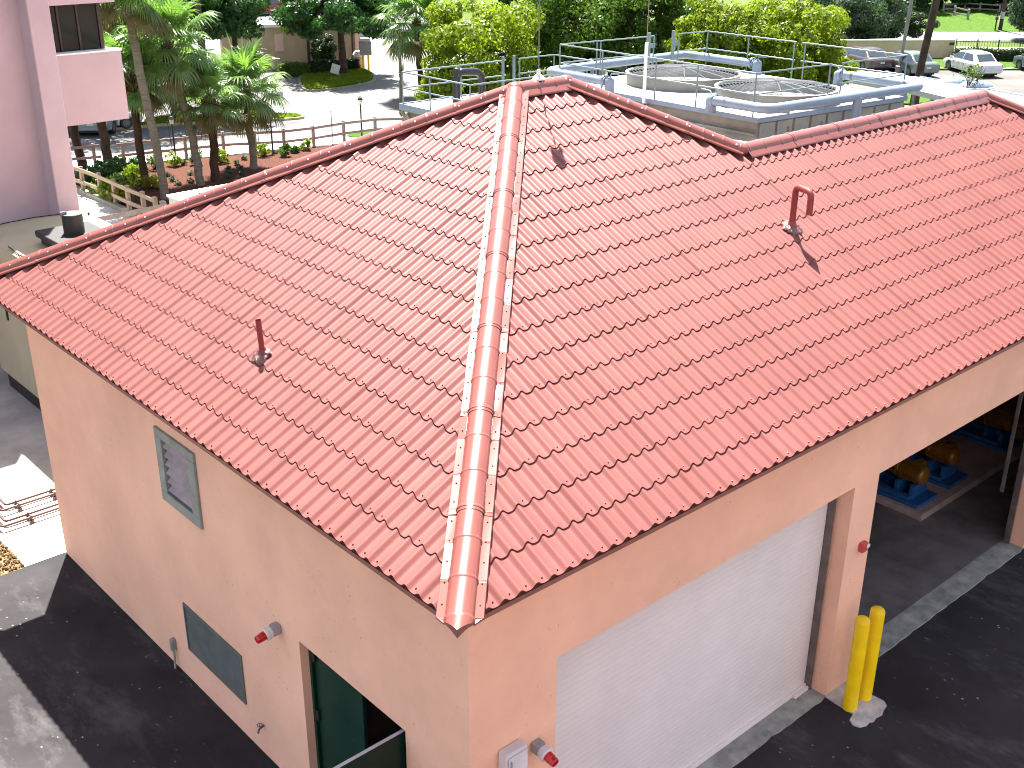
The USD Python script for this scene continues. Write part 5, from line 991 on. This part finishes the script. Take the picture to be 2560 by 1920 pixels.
def palm(label, base, h, R_, seed, lean=(0, 0), bark='palmbark', r=0.15, skirt=0.55, skirt_r=1.55, nf=40, group=None, dead=7, z=LOW):
    t = thing('cabbage_palm', label, 'palm', (base[0], base[1], z), 0, group); rng = np.random.default_rng(seed)
    zs = np.linspace(0, h, 12); w = rng.normal(0, 0.02, 12)
    pts = np.c_[lean[0]*(zs/h)**1.3+w, lean[1]*(zs/h)**1.3+np.roll(w, 3), zs-0.1*(zs == 0)]
    rad = r*(1.0+0.25*np.exp(-zs/0.35)+rng.normal(0, 0.02, 12)); obj('trunk', tube(pts, rad, 12), M[bark], t, smooth=60)
    top = pts[-1]; bt = []
    for i in range(70):                          # old leaf bases: the ragged boot under the crown
        a = i*2.4; zz = top[2]-skirt+skirt*(i/70)*1.15; rr = r*(0.95+(skirt_r-1)*math.sin(PI*min(1, 0.15+0.85*i/70)))
        c = np.array([top[0]+rr*math.cos(a), top[1]+rr*math.sin(a), zz]); o_ = np.array([math.cos(a), math.sin(a), 0]); sd = np.array([-math.sin(a), math.cos(a), 0])
        l = rng.uniform(0.16, 0.3); p0, p1 = c-o_*0.04, c+o_*0.07*rng.uniform(0.5, 1.6)+np.array([0, 0, l])
        w_ = 0.05; bt.append((np.array([p0-sd*w_, p0+sd*w_, p1+sd*w_*0.5, p1-sd*w_*0.5, p0+o_*0.05, p1+o_*0.03]), np.array([(0, 1, 4), (4, 1, 2), (4, 2, 5), (0, 4, 5), (0, 5, 3), (5, 2, 3)])))
    obj('boots', bt, M['boot'], t)
    hub = obj('crown_heart', move(lathe([(r*1.1, -0.1), (r*1.2, 0.1), (r*0.6, 0.35), (0.0, 0.5)], 10), top), M['boot'], t)
    for i in range(nf):
        q = i/nf; el = 1.35-2.0*q**1.15+rng.normal(0, 0.1); azm = i*2.39996+rng.normal(0, 0.15)
        v, f = frond(rng, R_*0.52*rng.uniform(0.8, 1.2), R_*0.47*rng.uniform(0.85, 1.12), el, azm, 0.35+0.8*q)
        s0 = top+np.array([0, 0, 0.22-0.25*q]); obj('frond', (v+s0, f), M['palmdead' if i >= nf-dead else 'palmleaf'], hub)
    return t
g = 'cabbage palms in the mulch bed'
TB = lambda p: p[:2]
palm('cabbage palm with a dark slim trunk right beside the pink bay', (15.25, 39.79), 4.55, 2.0, 11, (-0.1, 0), 'palmbark_red', 0.16, 0.5, 1.9, 38, g)
palm('tallest cabbage palm with a long pale trunk leaving the top of the picture', (14.98, 37.41), 8.1, 2.2, 12, (-0.55, 0.35), 'palmbark', 0.165, 0.5, 1.4, 40, g)
palm('cabbage palm with a pale leaning trunk and brown boots under its crown', (17.21, 38.56), 5.75, 2.3, 13, (-0.55, 0.5), 'palmbark', 0.165, 0.75, 1.75, 44, g)
palm('short cabbage palm whose thick ragged boot stands behind the leaning trunk', (17.97, 38.66), 3.45, 1.75, 14, (0.05, 0), 'palmbark_red', 0.18, 0.55, 2.0, 36, g, 9)
palm('cabbage palm at the right of the bed with a tan patterned boot', (20.43, 39.68), 3.55, 2.15, 15, (-0.15, 0.05), 'palmbark', 0.155, 0.75, 1.7, 46, g)
palm('stout dark palm standing on the far grass strip', (23.58, 53.09), 2.5, 2.5, 16, (0.1, 0), 'bark_dark', 0.42, 0.6, 1.25, 44, None, 10)
palm('palm with a brown trunk under the left of the pink bay', (14.88, 45.46), 4.0, 1.8, 17, (-0.3, 0.2), 'palmbark_red', 0.19, 0.5, 1.5, 34, g)
palm('palm with a nearly black trunk under the right of the pink bay', (15.49, 43.91), 4.1, 1.9, 18, (-0.2, 0.1), 'bark_dark', 0.20, 0.5, 1.5, 36, g)
palm('lone palm with a curved trunk beside the sunlit driveway', (37.54, 49.48), 4.3, 2.75, 19, (0.1, 0.5), 'palmbark_red', 0.17, 0.25, 1.25, 46)
tg = 'bright bushy trees behind the cooling towers'
K = dict(clumps=60, clump_r=0.26)
tree('bushy_tree', 'large lime green tree behind the lower cooling tower', (37.54, 43.57, -2.40), 0.9, (3.9, 3.6, 3.5), 'leaf_lime', 26000, 0.24, 31, group=tg, r0=0.25, flat_bottom=-0.95, **K)
tree('bushy_tree', 'low yellow green tree spilling left of the lower cooling tower', (35.69, 44.34, -2.40), -0.9, (1.9, 2.0, 1.5), 'leaf_lime', 9000, 0.22, 32, group=tg, r0=0.15, flat_bottom=-0.95, clumps=40, clump_r=0.3)
tree('shade_tree', 'dark olive tree behind the antenna rod', (43.32, 42.49, -2.40), 2.3, (3.7, 3.5, 3.6), 'leaf_mid', 17000, 0.24, 33, group='darker trees behind the cooling towers', r0=0.22, bark='bark_dark', clumps=46, clump_r=0.27)
tree('shade_tree', 'dark green tree with pale limbs behind the pole on the cooling tower', (46.86, 41.60, -2.40), 2.9, (3.7, 3.5, 3.6), 'leaf_mid', 15000, 0.24, 34, group='darker trees behind the cooling towers', r0=0.22, bark='bark_dark', clumps=46, clump_r=0.25)
tree('shade_tree', 'dark thicket behind the back railing of the large cooling tower', (47.81, 44.55, -2.40), 0.3, (6.0, 3.0, 2.7), 'leaf_dark', 22000, 0.26, 35, group='darker trees behind the cooling towers', r0=0.2, bark='bark_dark', clumps=60, clump_r=0.2, flat_bottom=-1)
tree('bushy_tree', 'bright yellow green tree above the back railing of the large cooling tower', (47.25, 34.85, -2.40), 1.9, (2.9, 2.8, 2.5), 'leaf_lime', 20000, 0.22, 36, group=tg, r0=0.2, flat_bottom=-0.95, **K)
tree('bushy_tree', 'bright yellow green tree in front of the boundary wall', (50.65, 32.94, -2.40), 1.75, (3.2, 3.0, 2.8), 'leaf_lime', 24000, 0.22, 37, group=tg, r0=0.22, flat_bottom=-0.95, **K)
tree('bushy_tree', 'low bright bush at the right end of the tree row', (53.22, 32.40, -2.40), -0.1, (2.0, 2.0, 1.75), 'leaf_lime', 13000, 0.22, 38, group=tg, r0=0.15, flat_bottom=-0.98, **K)
tree('bushy_tree', 'lime tree low behind the pale header pipe', (45.85, 35.73, -2.40), -0.2, (2.2, 2.2, 1.6), 'leaf_lime', 11000, 0.22, 39, group=tg, r0=0.15, flat_bottom=-0.98, **K)
tree('oak_tree', 'dark green oak shading the oval grass island', (39.16, 60.17, -2.40), 2.2, (4.1, 4.0, 2.75), 'leaf_dark', 26000, 0.28, 40, bark='bark_dark', r0=0.25, clumps=60, clump_r=0.25, off=(-0.3, -0.1))
tree('oak_tree', 'pale branch of green leaves left of the oak crown', (37.98, 62.52, -2.40), 1.9, (1.9, 1.9, 2.0), 'leaf_mid', 9000, 0.25, 41, r0=0.1, clumps=34, clump_r=0.3)
tree('willow_oak', 'grey green tree hanging over the left of the boundary wall', (80.59, 47.96, -2.40), 0.6, (4.6, 4.2, 3.2), 'leaf_grey', 26000, 0.26, 42, bark='bark_dark', r0=0.25, clumps=60, clump_r=0.25, droop=0.6, flat_bottom=-0.95)
shrub('dark_bush', 'dark clipped bush under the grey green tree', (81.43, 46.61, -2.40), 2.1, 2.0, 'leaf_hedge', 9000, 0.2, 43)
shrub('topiary_bush', 'round topped clipped bush behind the boundary wall', (86.07, 45.09, -2.40), 1.45, 2.1, 'leaf_hedge', 9000, 0.15, 44)
shrub('cone_bush', 'dark clipped cone shaped bush against the entrance wall', (39.95, 63.70, -2.40), 0.85, 2.3, 'leaf_hedge', 6000, 0.15, 45)
fg = 'dark trees filling the top left'
tree('forest_tree', 'dark tree behind the palm crowns beside the window bay', (25.51, 62.96, -2.40), 2.1, (3.6, 3.4, 3.3), 'leaf_mid', 18000, 0.28, 46, group=fg, bark='bark_dark', clumps=50, clump_r=0.26)
tree('forest_tree', 'dark narrow tree left of the far red car', (32.49, 62.50, -2.40), 2.3, (2.2, 2.2, 2.9), 'leaf_dark', 14000, 0.25, 47, group=fg, bark='bark_dark', clumps=44, clump_r=0.3)
tree('forest_tree', 'dark tree between the palms and the driveway', (29.24, 63.15, -2.40), 2.9, (3.4, 3.2, 2.8), 'leaf_dark', 16000, 0.28, 48, group=fg, bark='bark_dark', clumps=44, clump_r=0.28)
tree('forest_tree', 'tall oak behind the long grass strip with its crown out of view above, shading the lane', (26.49, 55.37, -2.40), 8.5, (4.6, 4.0, 2.2), 'leaf_mid', 9000, 0.3, 49, group=None, bark='bark_dark', clumps=40, clump_r=0.2)  # crown out of view, placed to shade the lane below
tree('forest_tree', 'second oak behind the lane with its crown out of view above, shading the lane', (21.33, 55.76, -2.40), 8.5, (4.6, 4.2, 2.2), 'leaf_mid', 9000, 0.3, 50, group=None, bark='bark_dark', clumps=40, clump_r=0.2)  # another crown out of view, darkening the lane with its shadow
shrub('croton_bush', 'yellow and orange shrub in the dark behind the window bay', (31.16, 76.61, -2.40), 1.6, 2.6, 'leaf_yellow', 3500, 0.25, 51)
p = (58.66, 29.16, -2.40)
t = thing('bare_trunk_tree', 'tall bare brown trunk rising in front of the silver sedan', 'tree', (p[0], p[1], LOW))
obj('trunk', tube([(0, 0, -0.1), (0.1, -0.06, 2.5), (0.42, -0.3, 6.5), (0.75, -0.5, 11.0)], [0.27, 0.225, 0.21, 0.17], 14), M['bark'], t, smooth=60)
(v, f), cen = crown((0.9, -0.5, 12.8), (4.2, 4.2, 2.0), 7000, 0.32, 52, clumps=34, clump_r=0.22); obj('crown', (v, f), M['leaf_mid'], t); obj('limbs', limbs((0.4, -0.3, 9), (0.75, -0.5, 12.5), cen, 0.17, np.random.default_rng(5), 12), M['bark'], t)
# wood at the back of the far lawn
wg = 'dark wood at the back of the far lawn'
for i, (q, r_) in enumerate((((103.28, 56.11, -2.40), 4.2), ((109.34, 56.06, -2.40), 4.4), ((111.78, 54.08, -2.40), 4.4), ((113.26, 51.40, -2.40), 4.4), ((114.71, 48.75, -2.40), 4.6), ((94.74, 54.16, -2.40), 4.0))):
    tree('wood_tree', ['dark tree at the left end of the far wood', 'dark tree behind the top of the bare trunk', 'dark tree behind the leaning fence', 'dark tree behind the utility pole', 'dark tree at the right end of the far wood', 'dark tree between the grey green tree and the far wood'][i], q, 0.9, (r_, 3.2, 3.4), 'leaf_dark', 9000, 0.42, 60+i, group=wg, bark='wood_dark', clumps=40, clump_r=0.3, flat_bottom=-1, r0=0.3)
shrub('pink_shrub', 'loose green shrub by the far fence left of the utility pole', (112.17, 51.78, -2.40), 2.6, 2.6, 'leaf_mid', 3000, 0.35, 70)
tree('willow_oak', 'grey green tree at the right edge over the street', (94.82, 38.90, -2.40), 0.2, (2.6, 2.6, 2.7), 'leaf_grey', 9000, 0.28, 71, bark='bark_dark', clumps=40, clump_r=0.28, droop=0.5)
# hedges
def hedge(label, a, b, w, h, leaf, n, size, seed, z=LOW, name='hedge'):
    a, b = np.array(a[:2]), np.array(b[:2]); d = b-a; L_ = np.linalg.norm(d); rng = np.random.default_rng(seed)
    t = thing(name, label, 'hedge', (a[0], a[1], z), math.atan2(d[1], d[0]))
    s = rng.random(n)*(w+2*h); x = rng.random(n)*L_; c = np.zeros((n, 3)); nn = np.zeros((n, 3))
    m1, m2 = s < h, (s >= h) & (s < h+w); m3_ = s >= h+w
    c[m1] = np.c_[x[m1], np.full(m1.sum(), -w/2), s[m1]]; nn[m1] = (0, -1, 0.3); c[m2] = np.c_[x[m2], s[m2]-h-w/2, np.full(m2.sum(), h)]; nn[m2] = (0, 0, 1); c[m3_] = np.c_[x[m3_], np.full(m3_.sum(), w/2), s[m3_]-h-w]; nn[m3_] = (0, 1, 0.3)
    c += rng.normal(0, 0.05, c.shape)*[1, 1, 1]+0.05*np.sin(x*2.1+seed)[:, None]*[0, 0, 1]; nn = nn+rng.normal(0, 0.5, nn.shape); nn /= np.linalg.norm(nn, axis=1, keepdims=True)
    obj('foliage', leaves(c, nn, size, rng, 0.1, 0.55), M[leaf], t); obj('core', bbox(0.05, L_-0.05, -w/2+0.06, w/2-0.06, 0, h-0.06, 0.03), M['wood_dark'], t); return t
hedge('clipped dark hedge behind the white sedan', (77.90, 37.13, -2.40), (84.98, 29.12, -2.40), 0.8, 0.86, 'leaf_hedge', 9000, 0.14, 80)
hedge('low dark hedge at the foot of the entrance wall behind the oak', (37.69, 62.08, -2.40), (41.24, 61.67, -2.40), 0.9, 0.75, 'leaf_hedge', 3500, 0.16, 81)
hedge('low pale green hedge left of the dark hedge by the entrance wall', (35.87, 62.93, -2.40), (37.65, 62.11, -2.40), 1.0, 0.7, 'leaf_mid', 2600, 0.16, 82)
# shrubs in the mulch bed
sg = 'small green shrubs planted in the mulch'
for i, (q, r_) in enumerate((((17.89, 42.48, -2.40), 0.36), ((18.80, 42.01, -2.40), 0.34), ((19.86, 41.62, -2.40), 0.36), ((16.96, 42.45, -2.40), 0.38), ((22.07, 41.58, -2.40), 0.36), ((22.82, 40.93, -2.40), 0.32), ((24.31, 41.48, -2.40), 0.28), ((23.61, 41.38, -2.40), 0.22))):
    shrub('bed_shrub', ['bushy shrub in front of the first lamp post', 'bushy shrub left of the pale leaning palm trunk', 'bushy shrub right of the two middle palm trunks', 'bushy shrub beside the tall pale trunk', 'bushy shrub at the foot of the second lamp post', 'bushy shrub right of the second lamp post', 'bushy shrub near the right end of the mulch bed', 'small shrub just above the red ridge cap'][i], q, r_, r_*2.0, 'leaf_lime' if i % 2 == 0 else 'leaf_mid', 420, 0.13, 90+i, sg, LOW+0.08)
lg = 'tiny plants scattered over the mulch'
for i, q in enumerate(((17.67, 40.45, -2.40), (16.54, 39.88, -2.40), (16.77, 40.83, -2.40), (18.34, 42.40, -2.40), (17.56, 39.29, -2.40), (16.95, 39.06, -2.40), (16.41, 39.07, -2.40), (18.97, 39.42, -2.40), (19.37, 40.18, -2.40), (16.14, 40.70, -2.40), (18.60, 38.78, -2.40), (19.34, 38.91, -2.40), (20.23, 40.88, -2.40), (20.97, 41.52, -2.40), (22.78, 41.75, -2.40), (18.43, 43.05, -2.40), (19.84, 39.98, -2.40))):
    shrub('tiny_plant', 'tiny blue green plant in the red mulch bed', q, 0.15, 0.3, 'leaf_grey', 90, 0.11, 120+i, lg, LOW+0.07, cat='plant')
for i, (q, r_, leaf) in enumerate((((13.42, 37.93, -2.40), 0.5, 'leaf_yellow'), ((13.31, 38.85, -2.40), 0.5, 'leaf_lime'), ((15.04, 40.07, -2.40), 0.6, 'leaf_lime'), ((13.29, 40.15, -2.40), 0.45, 'leaf_mid'), ((14.87, 41.32, -2.40), 0.6, 'leaf_dark'), ((14.17, 39.74, -2.40), 0.5, 'leaf_mid'), ((13.66, 41.61, -2.40), 0.5, 'leaf_dark'), ((15.35, 39.26, -2.40), 0.4, 'leaf_yellow'), ((14.62, 42.48, -2.40), 0.5, 'leaf_dark'), ((15.90, 42.55, -2.40), 0.5, 'leaf_dark'), ((15.60, 43.21, -2.40), 0.45, 'leaf_mid'))):
    shrub('fence_shrub', ['yellow shrub behind the lower end of the peach fence', 'lime shrub behind the middle of the peach fence', 'lime shrub left of the dark palm trunk', 'green shrub behind the upper peach fence', 'dark shrub in the shade above the peach fence', 'green shrub low above the peach fence', 'dark shrub by the pink building corner', 'yellow green shrub at the foot of the dark palm trunk', 'dark shrub at the foot of the black trunk', 'dark shrub left of the dark palm trunk in shade', 'green shrub by the fence end'][i], q, r_, r_*1.7, leaf, 500, 0.17, 140+i, None, LOW+0.05)
p = (33.88, 46.67, -2.40)
t = thing('dry_stalk_plant', 'dry spiky stalk plant beside the lower cooling tower', 'plant', p[:2]+(LOW,))
obj('stalk', tube([(0, 0, 0), (0.05, 0, 2.0), (0.1, 0.05, 4.0)], [0.12, 0.09, 0.07], 8), M['palmbark'], t, smooth=50)
rg = np.random.default_rng(9)
for i in range(16):
    a = rg.uniform(0, 2*PI); z = rg.uniform(0.8, 2.2) if i < 10 else 3.9; l = rg.uniform(0.5, 0.9); o_ = np.array([math.cos(a)*0.35, math.sin(a)*0.35, 1.0])*l; s_ = np.array([-math.sin(a), math.cos(a), 0])*0.05
    b_ = np.array([0.05, 0, z]); obj('blade', (np.array([b_-s_, b_+s_, b_+o_*0.6+s_*0.8, b_+o_, b_+o_*0.6-s_*0.8]), np.array([(0, 1, 2), (0, 2, 4), (4, 2, 3)])), M['palmdead'], t)
for i, q in enumerate(((48.17, 20.66, 0.75), (48.50, 20.54, 0.75))):
    t = thing('dead_twigs', ['sparse dead twigs left of the walkway dome', 'leafy twigs standing by the walkway dome'][i], 'plant', q[:2]+(0.75,)); rg = np.random.default_rng(20+i)
    tw = []
    for k in range(14): a = rg.uniform(0, 2*PI); tw.append(tube([(0, 0, 0), (0.15*math.cos(a), 0.15*math.sin(a), 0.45), (0.4*math.cos(a), 0.4*math.sin(a), rg.uniform(0.7, 1.1))], [0.02, 0.012, 0.004], 4))
    obj('twigs', tw, M['bark_dark'], t); c = rg.normal(size=(120, 3))*[0.25, 0.25, 0.25]+[0, 0, 0.75]; n_ = rg.normal(size=(120, 3)); n_ /= np.linalg.norm(n_, axis=1, keepdims=True); obj('foliage', leaves(c, n_, 0.12, rg), M['leaf_mid'], t)
# grass blades on the near lawns
def tufts(name, label, poly, z, n, seed, h=0.09):
    from shapely.geometry import Polygon
    pg_ = Polygon(poly); rg = np.random.default_rng(seed); x0, y0, x1, y1 = pg_.bounds; pt = np.c_[rg.uniform(x0, x1, n*2), rg.uniform(y0, y1, n*2)]; pt = pt[shapely.contains_xy(pg_, pt[:, 0], pt[:, 1])][:n]; n = len(pt)
    a = rg.uniform(0, 2*PI, n); s = np.c_[np.cos(a), np.sin(a), np.zeros(n)]*0.03; tip = np.c_[rg.normal(0, 0.04, (n, 2)), rg.uniform(0.5, 1.2, n)*h]; b_ = np.c_[pt, np.full(n, z)]
    v = np.stack([b_-s, b_+s, b_+tip], 1).reshape(-1, 3); obj(name, (v, np.arange(3*n).reshape(-1, 3)), M['leaf_lime'], kind='stuff', label=label, cat='grass')
tufts('grass', 'short green grass blades on the long strip behind the lane', list(_P(isl).buffer(-0.2).exterior.coords), LOW+0.155, 16000, 3)
tufts('grass', 'short green grass blades on the oval island under the oak', list(_P(isl2).buffer(-0.2).exterior.coords), LOW+0.165, 14000, 4)

for i, (x, y, zc) in enumerate(((13.5, -13.5, 4.0), (18.5, -14.5, 4.5), (23.5, -14.0, 4.0))):  # trees out of view behind the camera, placed as window reflections
    t = thing('bushy_tree', ['unseen green tree at the near side, placed to reflect in the pink window bay', 'second unseen green tree at the near side, placed for the window reflection', 'third unseen green tree at the near side, placed for the window reflection'][i], 'tree', (x, y, 0)); (v, f), cen = crown((0, 0, zc), (2.9, 2.6, 3.2), 7000, 0.4, 200+i, clumps=44, clump_r=0.3)
    obj('trunk', tube([(0, 0, -0.1), (0.1, 0, zc)], [0.25, 0.12], 8), M['bark'], t, smooth=50); obj('crown', (v, f), M['leaf_mid'], t)

tree('forest_tree', 'dense dark tree closing the gap behind the pale pole', (51.08, 42.77, -2.40), 2.6, (5.5, 3.2, 4.6), 'leaf_dark', 20000, 0.3, 210, group=fg, bark='bark_dark', clumps=60, clump_r=0.24, flat_bottom=-1)
tree('forest_tree', 'dense dark tree behind the brown antenna rod', (46.73, 47.03, -2.40), 2.6, (5.2, 3.2, 4.6), 'leaf_dark', 18000, 0.3, 211, group=fg, bark='bark_dark', clumps=60, clump_r=0.24, flat_bottom=-1)
